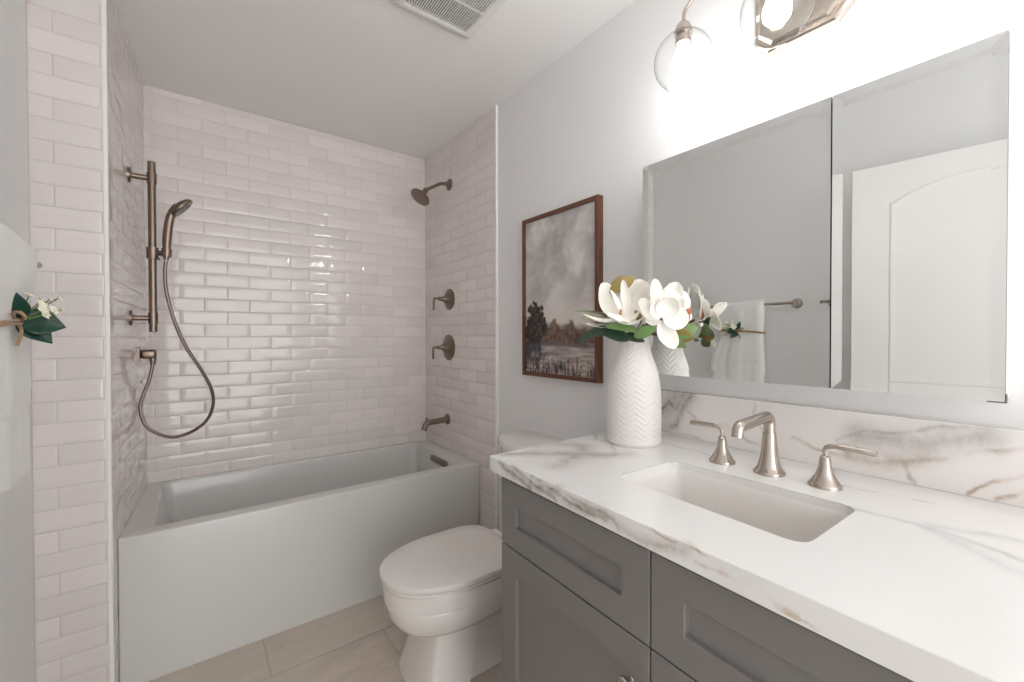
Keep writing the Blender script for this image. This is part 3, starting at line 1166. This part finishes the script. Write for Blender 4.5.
def canvas():
    ny, nz = 150, 230
    y0, y1, z0, z1 = PY0 + 0.012, PY1 - 0.012, PZ0 + 0.012, PZ1 - 0.012
    b = BM()
    g = [[b.verts.new((XF + 0.010, y1 + (y0 - y1) * i / ny, z0 + (z1 - z0) * j / nz)) for i in range(ny + 1)] for j in range(nz + 1)]
    for j in range(nz):
        for i in range(ny):
            face(b, (g[j][i], g[j][i + 1], g[j + 1][i + 1], g[j + 1][i]))
    o = finish(b, 'canvas', [], pic, False)
    me = o.data

    def fb(x, y, s, oct_=5, seed=0.0):
        return noise.fractal(Vector((x * s + seed, y * s * 1.0, seed * 1.7)), 0.9, 2.1, oct_)

    def lerp(a, c, t):
        t = max(0, min(1, t))
        return tuple(p + (q - p) * t for p, q in zip(a, c))

    def sstep(a, c, x):
        t = max(0, min(1, (x - a) / (c - a)))
        return t * t * (3 - 2 * t)
    cols = []
    asp = (z1 - z0) / (y1 - y0)
    for j in range(nz + 1):
        v = j / nz
        for i in range(ny + 1):
            u = i / ny
            y = v * asp
            # cloudy sky
            q1 = fb(u, y * 0.9, 3.2, 6, 3.0)
            q2 = fb(u + q1 * 0.25, y, 6.0, 5, 9.0)
            s = 0.52 + 0.75 * q1 + 0.35 * q2 + 0.12 * math.sin(4.2 * v + 1.6 * u)
            c = lerp((168, 163, 161), (216, 213, 210), s)
            c = lerp(c, (222, 211, 204), 0.6 * sstep(0.62, 0.36, v))
            n1, n2 = fb(u, y, 9, 5, 21.0), fb(u, y, 30, 4, 5.0)
            # far hills
            hz = 0.335 + 0.03 * math.sin(3 * u + 2.2) + 0.012 * n1
            c = lerp(c, lerp((160, 148, 146), (186, 172, 164), 0.5 + n1), sstep(hz + 0.012, hz - 0.012, v))
            # tree line
            tl = 0.285 + 0.03 * n1 + 0.025 * n2 + 0.05 * math.exp(-((u - 0.45) / 0.09) ** 2) + 0.035 * math.exp(-((u - 0.68) / 0.06) ** 2)
            c = lerp(c, lerp((84, 66, 58), (142, 118, 104), 0.45 + 0.8 * n2 + 0.4 * n1), sstep(tl + 0.012, tl - 0.012, v))
            # big tree at the left
            for (tu, tv, ru, rv) in ((0.15, 0.33, 0.15, 0.115), (0.10, 0.26, 0.12, 0.09), (0.22, 0.28, 0.12, 0.07), (0.17, 0.40, 0.08, 0.06)):
                d = math.hypot((u - tu) / ru, (v - tv) / rv) + 0.42 * n1 + 0.3 * n2
                c = lerp(c, lerp((38, 34, 36), (104, 84, 70), 0.4 + 0.9 * n2), sstep(1.06, 0.86, d))
            # water with pale reflections
            if v < 0.205 + 0.008 * n1:
                wv = fb(u * 0.35, y * 3, 9, 5, 40.0)
                c = lerp((134, 121, 119), (206, 192, 184), 0.5 + wv * 1.0)
                c = lerp(c, (84, 76, 78), sstep(0.165, 0.195, v) * (0.75 if u < 0.9 else 0.5))
                c = lerp(c, (60, 60, 66), sstep(0.30, 0.12, u + 0.2 * n1) * sstep(0.02, 0.12, v) * 0.9)
                # reeds in front
                rd = fb(u * 5.0, y * 0.8, 8, 5, 60.0)
                c = lerp(c, (52, 54, 62), sstep(0.02, 0.28, rd + 0.4 * n2 + 0.12 * math.sin(7 * u)) * sstep(0.135, 0.05, v + 0.03 * n1))
                c = lerp(c, (150, 122, 100), 0.6 * sstep(0.12, 0.4, fb(u * 3, y, 14, 4, 77.0)) * sstep(0.14, 0.07, v))
            cols.append(srgb(*c))
    at = me.color_attributes.new('paint', 'FLOAT_COLOR', 'POINT')
    at.data.foreach_set('color', np.array(cols, dtype=np.float32).ravel())
    t = NT('painted_canvas')
    t.l(t.n('Attribute', attribute_name='paint').outputs['Color'], t.b.inputs['Base Color'])
    t.set(Roughness=0.65)
    t.bump(t.noise(t.objc(), 500, 2), 0.15, 0.001)
    me.materials.append(t.m)
    o['label'] = 'painted clouds over dark trees and a pale lake'


canvas()

# ------------------------------------------------------------------ shower fittings on the wet wall
xt = XWT
sa = thing('overhead_shower', 'brushed nickel shower head on a bent arm, highest fitting on the tiled end wall', 'shower head', (xt, 2.370, EYE + 0.944))
b = BM()
lathe(b, (xt, 2.370, EYE + 0.944), (-1, 0, 0), [(-0.004, 0.036), (0.004, 0.036), (0.008, 0.030), (0.018, 0.017), (0.026, 0.012), (0.030, 0.011)], 32)
obj('flange', b, M['bronze'], sa, 40)
b = BM()
hc = Vector((1.086, 2.370, EYE + 0.826))
hn = Vector((-0.60, -0.05, -0.80)).normalized()
tube(b, smooth_path([(xt - 0.02, 2.370, EYE + 0.944), (xt - 0.060, 2.370, EYE + 0.938), (xt - 0.10, 2.370, EYE + 0.915), Vector(hc) - hn * 0.07], 8), 0.0095, 16)
obj('arm', b, M['bronze'], sa, 40)
b = BM()
lathe(b, hc - hn * 0.078, hn, [(0, 0.008), (0.004, 0.014), (0.016, 0.016), (0.026, 0.014), (0.036, 0.018), (0.048, 0.030), (0.062, 0.050), (0.070, 0.0605), (0.074, 0.062), (0.078, 0.0615)], 44)
hd = obj('head', b, M['bronze'], sa, 40)
b = BM()
lathe(b, hc + hn * 0.0, hn, [(-0.001, 0.0595), (0.002, 0.057), (0.003, 0.050), (0.0035, 0.0005)], 44)
for ring, cnt in ((0.012, 6), (0.024, 12), (0.036, 18), (0.047, 24)):
    _, u_, v_ = frame_of(hn)
    for i in range(cnt):
        p = hc + hn * 0.003 + u_ * (ring * math.cos(2 * PI * i / cnt)) + v_ * (ring * math.sin(2 * PI * i / cnt))
        lathe(b, p, hn, [(0, 0.0022), (0.0025, 0.0018)], 6)
obj('spray_face', b, M['bronze'], hd, 40)


def valve(z, r, yy, label):
    v = thing('shower_valve', label, 'shower valve', (xt, yy, z), 'lever valves on the tiled end wall')
    b = BM()
    lathe(b, (xt, yy, z), (-1, 0, 0), [(-0.004, r), (0.004, r), (0.007, r * 0.93), (0.014, r * 0.66), (0.026, r * 0.42), (0.040, r * 0.27), (0.056, 0.0125), (0.078, 0.011)], 44)
    obj('escutcheon', b, M['bronze'], v, 40)
    b = BM()
    tube(b, fillet([(xt - 0.070, yy, z), (xt - 0.106, yy, z + 0.002), (xt - 0.108, yy, z - 0.012)], 0.010, 5), 0.0065, 16)
    lathe(b, (xt - 0.108, yy, z - 0.010), (0, 0, -1), [(0, 0.0068), (0.058, 0.0068), (0.060, 0.0058)], 18)
    obj('lever', b, M['bronze'], v, 40)


valve(EYE + 0.232, 0.066, 2.375, 'smaller round lever valve, upper of the two on the tiled end wall')
valve(EYE - 0.068, 0.080, 2.385, 'larger round lever valve, lower of the two on the tiled end wall')
ts = thing('tub_spout', 'brushed nickel tub spout low on the tiled end wall', 'tub spout', (xt, 2.405, EYE - 0.525))
b = BM()
lathe(b, (xt, 2.405, EYE - 0.522), (-1, 0, 0), [(-0.004, 0.034), (0.005, 0.034), (0.009, 0.029), (0.015, 0.022)], 32)
obj('flange', b, M['bronze'], ts, 40)
b = BM()
tube(b, fillet([(xt - 0.010, 2.405, EYE - 0.522), (xt - 0.148, 2.405, EYE - 0.530), (xt - 0.163, 2.405, EYE - 0.573)], 0.03, 8), 0.0175, 22)
lathe(b, (xt - 0.145, 2.405, EYE - 0.518), (0, 0, 1), [(0, 0.004), (0.010, 0.004), (0.012, 0.008), (0.018, 0.008), (0.019, 0.005)], 14)
obj('spout', b, M['bronze'], ts, 40)

# ------------------------------------------------------------------ hand shower on its slide bar, left alcove wall
BY, BX = 2.31, -0.1325
sb = thing('slide_bar', 'vertical nickel slide bar on the left tiled wall', 'shower rail', (alc_x(BY), BY, EYE))
b = BM()
lathe(b, (BX, BY, EYE + 0.021), (0, 0, 1), [(0, 0.0125), (0.001, 0.0135), (0.701, 0.0135), (0.702, 0.0125)], 28)
obj('rail', b, M['bronze'], sb, 40)
for zz in (0.655, 0.078):
    b = BM()
    x0 = alc_x(BY)
    lathe(b, (x0, BY, EYE + zz), (1, 0.05, 0), [(-0.004, 0.030), (0.006, 0.030), (0.0085, 0.027), (0.0088, 0.011), (0.07, 0.0105)], 30)
    lathe(b, (BX, BY, EYE + zz - 0.022), (0, 0, 1), [(0, 0.0165), (0.044, 0.0165)], 28)
    obj('bracket', b, M['bronze'], sb, 40)
b = BM()
zcl = EYE + 0.347
lathe(b, (BX, BY, zcl - 0.024), (0, 0, 1), [(0, 0.019), (0.001, 0.020), (0.047, 0.020), (0.048, 0.019)], 28)
HX, HY = -0.086, 2.292
tube(b, [(BX, BY, zcl), (HX - 0.008, HY + 0.004, zcl + 0.002)], 0.011, 16)
tube(b, [(BX + 0.012, BY - 0.018, zcl - 0.010), (BX + 0.024, BY - 0.026, zcl - 0.030)], 0.004, 10)
hax = Vector((0.05, 0, 1)).normalized()
rg = []
n = 28
for h, r in ((-0.017, 0.0165), (0.017, 0.0175), (0.017, 0.0122), (-0.017, 0.0118)):
    a, u_, v_ = frame_of(hax)
    rg.append([Vector((HX, HY, zcl + 0.004)) + a * h + u_ * r * math.cos(2 * PI * i / n) + v_ * r * math.sin(2 * PI * i / n) for i in range(n)])
vr = [[b.verts.new(p) for p in r] for r in rg]
for a, c in zip(vr, vr[1:] + vr[:1]):
    for i in range(n):
        face(b, (a[i], a[(i + 1) % n], c[(i + 1) % n], c[i]))
obj('slider', b, M['bronze'], sb, 40)

hs = thing('hand_shower', 'curved nickel hand shower resting in the slide bar holder', 'hand shower', (HX, HY, zcl))
b = BM()
hp = smooth_path([(HX - 0.002, HY, zcl - 0.026), (HX, HY, zcl + 0.02), (HX + 0.003, HY, zcl + 0.08), (HX + 0.010, HY - 0.001, zcl + 0.14), (HX + 0.022, HY - 0.003, zcl + 0.178), (HX + 0.038, HY - 0.004, zcl + 0.205)], 8)
rr = []
for i in range(len(hp)):
    t = i / (len(hp) - 1)
    rr.append(0.0085 + 0.0075 * min(1, t * 3) - 0.002 * max(0, t - 0.4))
tube(b, hp, rr, 20)
obj('wand', b, M['bronze'], hs, 50)
b = BM()
sn = Vector((0.74, -0.02, -0.67)).normalized()
sc_ = Vector((HX + 0.046, HY - 0.004, zcl + 0.203))
lathe(b, sc_ - sn * 0.016, sn, [(0, 0.008), (0.003, 0.022), (0.008, 0.036), (0.014, 0.046), (0.021, 0.0505), (0.027, 0.051), (0.030, 0.049)], 36)
sh = obj('spray_head', b, M['bronze'], hs, 50)
b = BM()
lathe(b, sc_ + sn * 0.0125, sn, [(0, 0.047), (0.003, 0.045), (0.0042, 0.0005)], 36)
for ring, cnt in ((0.010, 6), (0.020, 12), (0.030, 18)):
    _, u_, v_ = frame_of(sn)
    for i in range(cnt):
        lathe(b, sc_ + sn * 0.016 + u_ * ring * math.cos(2 * PI * i / cnt) + v_ * ring * math.sin(2 * PI * i / cnt), sn, [(0, 0.002), (0.002, 0.0016)], 6)
obj('spray_face', b, M['clip'], sh, 50, 'paler spray face with small nozzles')

EYY = 2.49
he = thing('hose_outlet', 'square nickel wall outlet just below the slide bar', 'shower outlet', (alc_x(EYY), EYY, EYE - 0.075))
b = BM()
x0 = alc_x(EYY)
box(b, x0 - 0.003, x0 + 0.008, EYY - 0.030, EYY + 0.030, EYE - 0.105, EYE - 0.045, 0.002)
obj('flange', b, M['bronze'], he, False)
b = BM()
box(b, x0 + 0.006, x0 + 0.064, EYY - 0.018, EYY + 0.018, EYE - 0.097, EYE - 0.055, 0.012)
obj('outlet_body', b, M['bronze'], he, True)
b = BM()
ox = x0 + 0.050
lathe(b, (ox, EYY, EYE - 0.094), (0, 0, -1), [(0, 0.013), (0.012, 0.013), (0.014, 0.0105), (0.030, 0.0100)], 20)
obj('collar', b, M['bronze'], he, 40)

px = [(151.5, 372), (149, 381), (143, 396), (140.5, 411), (148, 428), (170, 437), (190, 432.5), (206, 421), (213, 405), (211, 388), (200, 368), (186, 347), (174, 320), (166.5, 292), (165, 272), (167, 259)]
hpts = []
for i, (u, v) in enumerate(px):
    t = i / (len(px) - 1)
    yy = EYY + (HY - EYY) * (t * t * (3 - 2 * t))
    d_ = FW + RT * ((u - 512) / FPX) + UP * ((341 - v) / FPX)
    hpts.append(Vector((0, 0, EYE)) + d_ * (yy / d_.y))
hpts[0] = Vector((ox, EYY, EYE - 0.120))
hpts[-1] = hp[0] - Vector((0.001, 0, 0.004))
b = BM()
sp = smooth_path(hpts, 14)
rr = [0.0068 + 0.0005 * math.sin(i * 2.2) for i in range(len(sp))]
tube(b, sp, rr, 14)
tag(obj('shower_hose', b, M['bronze'], None, 60), 'flexible metal hose looping from the wall outlet to the hand shower', 'shower hose')

# ------------------------------------------------------------------ towel bar and towel
TBX, TBZ = -0.318, EYE + 0.185
tb = thing('towel_bar', 'brushed nickel towel bar on the white wall holding the tied towel', 'towel bar', (XL0, 1.29, TBZ))
b = BM()
lathe(b, (TBX, 0.972, TBZ), (0, 1, 0), [(0, 0.0075), (0.001, 0.0085), (0.634, 0.0085), (0.636, 0.0075)], 20)
obj('bar', b, M['nickel'], tb, 40)
for yy in (0.985, 1.585):
    b = BM()
    lathe(b, (XL0, yy, TBZ), (1, 0, 0), [(-0.003, 0.029), (0.006, 0.029), (0.010, 0.026), (0.018, 0.014), (0.03, 0.0105), (0.071, 0.0105), (0.078, 0.009)], 30)
    obj('post', b, M['nickel'], tb, 40)

tw = thing('hand_towel', 'white folded towel tied with twine over the towel bar', 'towel', (TBX, 1.32, TBZ))


def towel():
    """closed cross-section (x, z) swept along y, gathered at the tie"""
    zt_, zb = TBZ + 0.024, EYE - 0.300
    ny = 44
    ztie = EYE + 0.022
    rings = []
    prof = []
    # outline: down the back, along the hem, up the front, over the bar; parameters (side, height)
    nz_ = 46
    for i in range(nz_ + 1):
        prof.append(('f', zb + (zt_ - 0.020 - zb) * i / nz_))
    for i in range(1, 9):
        prof.append(('t', PI * i / 9))
    for i in range(nz_, -1, -1):
        prof.append(('b', zb + (zt_ - 0.020 - zb) * i / nz_))
    for j in range(ny + 1):
        s = j / ny
        ring = []
        for kind, q in prof:
            z = q if kind != 't' else zt_ - 0.020 + 0.020 * math.sin(q)
            g = math.exp(-((z - ztie) / 0.085) ** 2)
            low = max(0, min(1, (ztie - z) / 0.2))
            y0 = 1.125 + 0.006 * g
            y1 = 1.405 - 0.030 * g + 0.045 * low
            y = y0 + (y1 - y0) * s
            e = math.sin(PI * s) ** 0.35 if 0 < s < 1 else 0.0
            xf = TBX + 0.046 - 0.028 * low + 0.004 * (1 - g)
            xbk = TBX - 0.020
            fold = (0.010 * math.sin(2 * PI * (s * 2.3 + 0.1)) + 0.004 * math.sin(2 * PI * s * 6.2 + 3 * z)) * (0.10 + 0.22 * low)
            band = 0.0
            for zc_ in (EYE - 0.125, EYE - 0.160):
                band -= 0.0050 * math.exp(-((z - zc_) / 0.004) ** 2)
            if kind == 'f':
                x = xf - 0.014 * g + fold + band - 0.016 * (1 - e)
            elif kind == 'b':
                x = xbk - 0.006 * low + 0.010 * (1 - e)
            else:
                m_ = (xf + xbk) / 2
                hw = (xf - xbk) / 2
                x = m_ + hw * math.cos(q) * (1 - 0.2 * (1 - e)) + (fold * 0.4 if q < PI / 2 else 0)
            z2 = z + (0.006 * math.sin(5 * s + 1) if kind == 't' else 0)
            x += 0.0015 * noise.noise(Vector((y * 30, z * 30, 1.0 if kind == 'b' else 3.0)))
            ring.append((x, y, z2))
        rings.append(ring)
    b = BM()
    loft(b, rings)
    obj('cloth', b, M['towel'], tw, 60)


towel()
# twine round the gather and the sprig tucked under it
ztie = EYE + 0.030
b = BM()
for dz in (-0.003, 0.003):
    loop = []
    for i in range(40):
        t = 2 * PI * i / 40
        c, s = math.cos(t), math.sin(t)
        loop.append((TBX + 0.007 + 0.036 * math.copysign(abs(c) ** 0.6, c), 1.255 + 0.134 * math.copysign(abs(s) ** 0.55, s), ztie + dz + 0.012 * s))
    loop.append(loop[0])
    tube(b, loop, 0.0028, 8, caps=False)
kp = Vector((-0.285, 1.272, ztie + 0.004))
tube(b, smooth_path([kp, kp + Vector((0.012, 0.02, -0.018)), kp + Vector((0.012, 0.045, -0.022)), kp + Vector((0.018, 0.065, -0.034))], 5), 0.003, 8)
tube(b, smooth_path([kp, kp + Vector((0.014, -0.02, -0.02)), kp + Vector((0.010, -0.03, -0.05))], 5), 0.003, 8)
tube(b, smooth_path([kp, kp + Vector((0.02, -0.03, 0.002)), kp + Vector((0.022, -0.055, 0.012)), kp + Vector((0.006, -0.03, 0.014)), kp], 5), 0.003, 8)
ellipsoid(b, kp, 0.009, 0.010, 0.008, 8)
tag(obj('twine', b, M['twine'], None, 50), 'tan twine tied around the white towel', 'twine')


def petal(bm, base, tip, nrm, W, cup=0.35, bow=0.0, curl=0.0, ns=12, nt=8, wp_=0.75, wk=1.0, ruf=0.0, sd=0.0, mi=0):
    """a curved leaf or petal surface from base to tip; nrm is the side it cups towards"""
    base, tip, nrm = Vector(base), Vector(tip), Vector(nrm)
    a = tip - base
    L = a.length
    ad = a.normalized()
    n_ = (nrm - ad * nrm.dot(ad)).normalized()
    sd_ = ad.cross(n_)
    g = []
    for i in range(ns + 1):
        s = i / ns
        wv = W * max(0.0, math.sin(PI * min(1, s ** wp_ * 0.985 + 0.012))) ** wk
        row = []
        for j in range(nt + 1):
            t = 2 * j / nt - 1
            h = cup * wv * (t * t) + bow * L * math.sin(PI * s) + curl * L * s ** 3
            h += ruf * wv * math.sin(5 * s + 2.3 * t + sd) * abs(t)
            row.append(bm.verts.new(base + a * s + sd_ * (t * wv) + n_ * h))
        g.append(row)
    for i in range(ns):
        for j in range(nt):
            face(bm, (g[i][j], g[i + 1][j], g[i + 1][j + 1], g[i][j + 1]), mi)


def solid(o, th):
    m_ = o.modifiers.new('thickness', 'SOLIDIFY')
    m_.thickness = th
    m_.offset = 0
    return o


sg = thing('floral_sprig', 'small sprig of cream blossoms and dark leaves tied to the towel', 'flower sprig', kp)
side = Vector((1, -0.1, 0))
for tip_, w_ in ((kp + Vector((0.012, -0.030, 0.052)), 0.017), (kp + Vector((0.070, 0.02, -0.012)), 0.028), (kp + Vector((0.052, 0.008, -0.046)), 0.024)):
    b = BM()
    petal(b, kp + Vector((0.004, 0, 0)), tip_, (0.6, -0.8, 0.25), w_, 0.25, 0.05, -0.06)
    solid(obj('leaf', b, M['pine'], sg, True), 0.0009)
rng = random.Random(5)
for i in range(11):
    c = kp + Vector((0.034 + rng.uniform(-0.018, 0.024), 0.018 + rng.uniform(-0.032, 0.032), 0.030 + rng.uniform(-0.018, 0.022)))
    b = BM()
    out = (c - kp).normalized() + Vector((0.3, -0.5, 0.2))
    _, u_, v_ = frame_of(out)
    for kk in range(5):
        t = 2 * PI * kk / 5 + i
        petal(b, c, c + (u_ * math.cos(t) + v_ * math.sin(t)) * 0.0115 + out.normalized() * 0.003, out, 0.0055, 0.3, 0.0, 0.1, 5, 4)
    ellipsoid(b, c + out.normalized() * 0.002, 0.003, 0.003, 0.003, 6)
    tube(b, [kp + Vector((0.004, 0, 0)), (kp + c) / 2 + Vector((0, 0, -0.004)), c], 0.0009, 6, mi=1)
    solid(obj('blossom', b, [M['blossom'], M['leaf']], sg, True), 0.0006)

# ------------------------------------------------------------------ vase
VC = Vector((1.098, 0.838, ZC))
b = BM()
vp = [(0.0, 0.076), (0.004, 0.0795), (0.010, 0.081), (0.06, 0.0822), (0.12, 0.0822), (0.16, 0.081), (0.195, 0.0768), (0.225, 0.0702), (0.250, 0.0625), (0.275, 0.0540), (0.300, 0.0463), (0.320, 0.0428), (0.338, 0.042), (0.345, 0.0425)]


def vr_at(h):
    for (h0, r0), (h1, r1) in zip(vp[:-1], vp[1:]):
        if h <= h1:
            t = (h - h0) / (h1 - h0)
            return r0 + (r1 - r0) * t
    return vp[-1][1]


# smooth the radius by averaging, then emboss the chevrons
na, nh = 168, 190
rings = []
for i in range(nh + 1):
    h = 0.345 * i / nh
    r = sum(vr_at(max(0, min(0.345, h + k * 0.004))) for k in range(-3, 4)) / 7 if h > 0.02 else vr_at(h)
    ring = []
    for j in range(na):
        a = 2 * PI * j / na
        tri = abs(((a / (2 * PI) * 9) % 1) * 2 - 1)
        ph = (h + tri * 0.021) / 0.0165
        w_ = 0.5 + 0.5 * math.cos(2 * PI * ph)
        e = 0.0022 * (w_ ** 0.7) * min(1, max(0, (h - 0.012) / 0.01)) * min(1, max(0, (0.337 - h) / 0.006))
        ring.append((VC.x + (r - e) * math.cos(a), VC.y + (r - e) * math.sin(a), VC.z + h))
    rings.append(ring)
for h, r in ((0.346, 0.040), (0.343, 0.0375), (0.30, 0.041), (0.22, 0.064), (0.1, 0.076), (0.012, 0.074)):
    rings.append([(VC.x + r * math.cos(2 * PI * j / na), VC.y + r * math.sin(2 * PI * j / na), VC.z + h) for j in range(na)])
loft(b, rings)
tag(obj('vase', b, M['vase'], None, True), 'tall white ceramic vase with embossed chevrons on the countertop', 'vase')

# ------------------------------------------------------------------ magnolias in the vase
MOUTH = VC + Vector((0, 0, 0.335))
TOC = -FW


def at(u, v, d):
    return wp(u, v, d)


def magnolia(label, cen, spec, core, stemoff):
    """spec: petals as (tip_u, tip_v, depth offset of tip, width, normal (right, up, towards camera), cup, bow, curl)"""
    c = wp(*cen)
    f = thing('magnolia_flower', label, 'flower', c, 'magnolias in the chevron vase')
    b = BM()
    for i, (bu, bv, bd, tu, tv, td, W, nr, nu, nt_, cup, bow, curl) in enumerate(spec):
        n_ = RT * nr + UP * nu + TOC * nt_
        petal(b, wp(cen[0] + bu, cen[1] + bv, cen[2] + bd), wp(tu, tv, cen[2] + td), n_, W, cup, bow, curl, 16, 10, 0.95, 0.5, 0.05, i * 1.7)
    solid(obj('petals', b, M['petal'], f, True), 0.0011)
    b = BM()
    tube(b, smooth_path([c + Vector((0, 0, -0.004)), (c + MOUTH) / 2 + Vector((0, 0, 0.008)), MOUTH + stemoff, MOUTH + stemoff * 0.6 + Vector((0, 0, -0.16)), MOUTH + stemoff * 1.4 + Vector((0, 0, -0.30))], 8), 0.0032, 8)
    obj('stem', b, M['stem'], f, 50)
    if core:
        b = BM()
        ellipsoid(b, wp(*core), 0.0045, 0.0045, 0.009, 8)
        obj('bud', b, M['bud'], f, True)
    return f


LC = (627, 317, 1.275)
fl1 = magnolia('magnolia bloom with upright petals at the left of the vase', LC, [
    # base offset u,v,d   tip u,v,d       W      normal r,u,t       cup bow curl
    (-7, 1, 0.03, 599, 285, 0.03, 0.044, 0.5, 0.1, 0.8, 0.42, -0.16, 0.10),
    (4, 0, 0.04, 641, 280, 0.05, 0.050, -0.3, 0.1, 0.9, 0.35, -0.14, 0.05),
    (10, 2, 0.02, 652, 287, 0.02, 0.044, -0.6, 0.0, 0.8, 0.38, -0.14, 0.05),
    (-1, 1, -0.01, 613, 289, -0.03, 0.013, 0.7, 0.0, 0.5, 0.5, -0.10, -0.10),
    (2, 1, -0.01, 623, 280, -0.02, 0.014, -0.4, 0.1, 0.9, 0.5, -0.06, 0.0),
    (-2, 2, -0.01, 583, 318, -0.03, 0.017, 0.2, 0.9, 0.25, 0.4, -0.10, 0.08),
    (-4, 5, 0.00, 586, 326, 0.0, 0.018, 0.2, 0.9, 0.35, 0.4, -0.10, 0.06),
    (14, 0, -0.02, 607, 318, -0.06, 0.030, 0.1, 0.8, 0.55, 0.45, -0.16, 0.06),
    (8, 1, 0.015, 650, 300, 0.02, 0.036, -0.5, 0.3, 0.8, 0.38, -0.14, 0.05),
    (5, 2, -0.02, 640, 312, -0.05, 0.024, -0.3, 0.9, 0.5, 0.4, -0.14, 0.10),
], (620.5, 312, 1.262), Vector((-0.012, 0.008, 0)))
RC = (661, 318, 1.215)
fl2 = magnolia('open magnolia bloom facing forward on the right side of the vase', RC, [
    (0, -2, 0.03, 654, 279, 0.04, 0.022, 0.0, 0.2, 1.0, 0.35, -0.10, 0.05),
    (4, -3, 0.03, 677, 283, 0.04, 0.034, -0.4, 0.1, 0.9, 0.35, -0.12, 0.06),
    (-2, -2, 0.01, 657, 290, 0.01, 0.026, 0.2, 0.2, 0.9, 0.35, -0.12, 0.05),
    (6, -2, 0.01, 682, 298, 0.01, 0.028, -0.5, 0.2, 0.8, 0.35, -0.12, 0.05),
    (-2, 0, 0.0, 637, 302, 0.0, 0.034, 0.6, 0.2, 0.7, 0.35, -0.14, 0.08),
    (0, 2, 0.0, 645, 322, 0.0, 0.018, 0.3, 0.6, 0.8, 0.35, -0.10, 0.10),
    (2, 2, -0.01, 689, 316, -0.03, 0.038, -0.3, 0.4, 0.9, 0.30, -0.12, -0.05),
    (0, 3, 0.0, 674, 349, -0.02, 0.028, -0.1, 0.6, 0.8, 0.35, -0.10, 0.05),
    (2, 0, -0.02, 672, 296, -0.05, 0.032, -0.1, 0.0, 1.0, 0.40, -0.16, 0.14),
    (-1, 0, -0.02, 652, 297, -0.05, 0.026, 0.4, 0.0, 0.9, 0.40, -0.16, 0.14),
], None, Vector((0.010, -0.010, 0)))
# third bloom turned to the mirror
MC = (676, 318, 1.252)
fl3 = magnolia('magnolia bloom turned to the mirror behind the forward bloom', MC, [
    (0, -2, 0.0, 666, 288, 0.0, 0.030, 0.3, 0.1, -0.9, 0.35, -0.10, 0.06),
    (2, -1, 0.0, 681, 290, -0.005, 0.030, 0.5, 0.1, -0.9, 0.35, -0.10, 0.06),
    (2, 1, 0.0, 687, 308, -0.01, 0.030, 0.5, 0.2, -0.9, 0.35, -0.10, 0.06),
    (0, 3, 0.0, 684, 338, -0.005, 0.024, 0.5, 0.3, -0.9, 0.35, -0.10, 0.06),
    (-2, 1, 0.0, 667, 332, 0.0, 0.026, 0.3, 0.2, -0.9, 0.35, -0.10, 0.06),
], None, Vector((0.016, 0.0, 0)))


def spray(label, mat, leaves, stemoff, mats=None):
    r0 = MOUTH + stemoff
    f = thing('magnolia_leaves', label, 'leaf spray', r0, 'leaf sprays in the chevron vase')
    for i, (bu, bv, bd, tu, tv, td, W, nr, nu, nt_, bow, mk) in enumerate(leaves):
        bs, tp = wp(bu, bv, bd), wp(tu, tv, td)
        b = BM()
        petal(b, bs, tp, RT * nr + UP * nu + TOC * nt_, W, 0.18, bow, -0.05, 14, 8, 0.85, 0.8, 0.06, i)
        solid(obj('leaf', b, M[mk], f, True), 0.0011)
        b = BM()
        tube(b, smooth_path([bs, (bs + r0) / 2 + Vector((0, 0, 0.004)), r0, r0 + Vector((0, 0, -0.05))], 6), 0.0017, 7)
        obj('stalk', b, M['stem'], f, 50)
    b = BM()
    tube(b, smooth_path([r0, r0 * 1.0 + Vector((0, 0, -0.12)) - stemoff * 0.5, r0 + Vector((0, 0, -0.30))], 6), 0.0028, 8)
    obj('stem', b, M['stem'], f, 50)


spray('broad green leaves fanning left below the upright magnolia bloom', 'leaf', [
    (618, 330, 1.27, 577, 341, 1.25, 0.021, 0.1, 0.8, 0.6, 0.10, 'leafdark'),
    (612, 316, 1.30, 574, 310, 1.30, 0.012, 0.0, 0.9, 0.15, 0.04, 'leaf'),
    (612, 320, 1.29, 581, 316, 1.29, 0.020, 0.0, 0.6, 0.8, 0.02, 'leafgrey'),
    (638, 331, 1.235, 605, 326, 1.225, 0.020, 0.0, 0.7, 0.7, 0.06, 'leaf'),
    (630, 339, 1.24, 603, 334, 1.23, 0.022, 0.0, 0.6, 0.8, 0.04, 'leafdark'),
    (622, 336, 1.25, 645, 341, 1.24, 0.020, 0.0, 0.7, 0.7, 0.05, 'leafdark'),
], Vector((-0.014, 0.004, 0)))
spray('rounded green leaves around the forward magnolia bloom', 'leaf', [
    (634, 337, 1.225, 657, 327, 1.205, 0.019, 0.0, 0.6, 0.9, 0.04, 'leaf'),
    (641, 322, 1.25, 635, 310, 1.25, 0.010, 0.0, 0.2, 1.0, 0.05, 'leafolive'),
    (672, 336, 1.225, 699, 327, 1.215, 0.026, -0.1, 0.5, 0.9, 0.05, 'leaf'),
    (672, 330, 1.225, 690, 316, 1.215, 0.017, 0.6, 0.4, -0.7, -0.04, 'leafdark'),
    (673, 334, 1.225, 694, 338, 1.205, 0.022, 0.6, 0.3, -0.7, -0.04, 'leafolive'),
    (668, 338, 1.225, 686, 347, 1.215, 0.017, 0.4, 0.5, -0.7, -0.04, 'leaf'),
    (682, 318, 1.235, 692, 308, 1.235, 0.010, 0.0, 0.2, 1.0, 0.05, 'bud'),
], Vector((0.014, 0.002, 0)))
spray('single olive leaf standing above the magnolia blooms', 'leafolive', [
    (610, 291, 1.315, 635, 277, 1.31, 0.024, -0.1, 0.2, 0.9, 0.06, 'leafolive'),
], Vector((-0.004, 0.018, 0)))
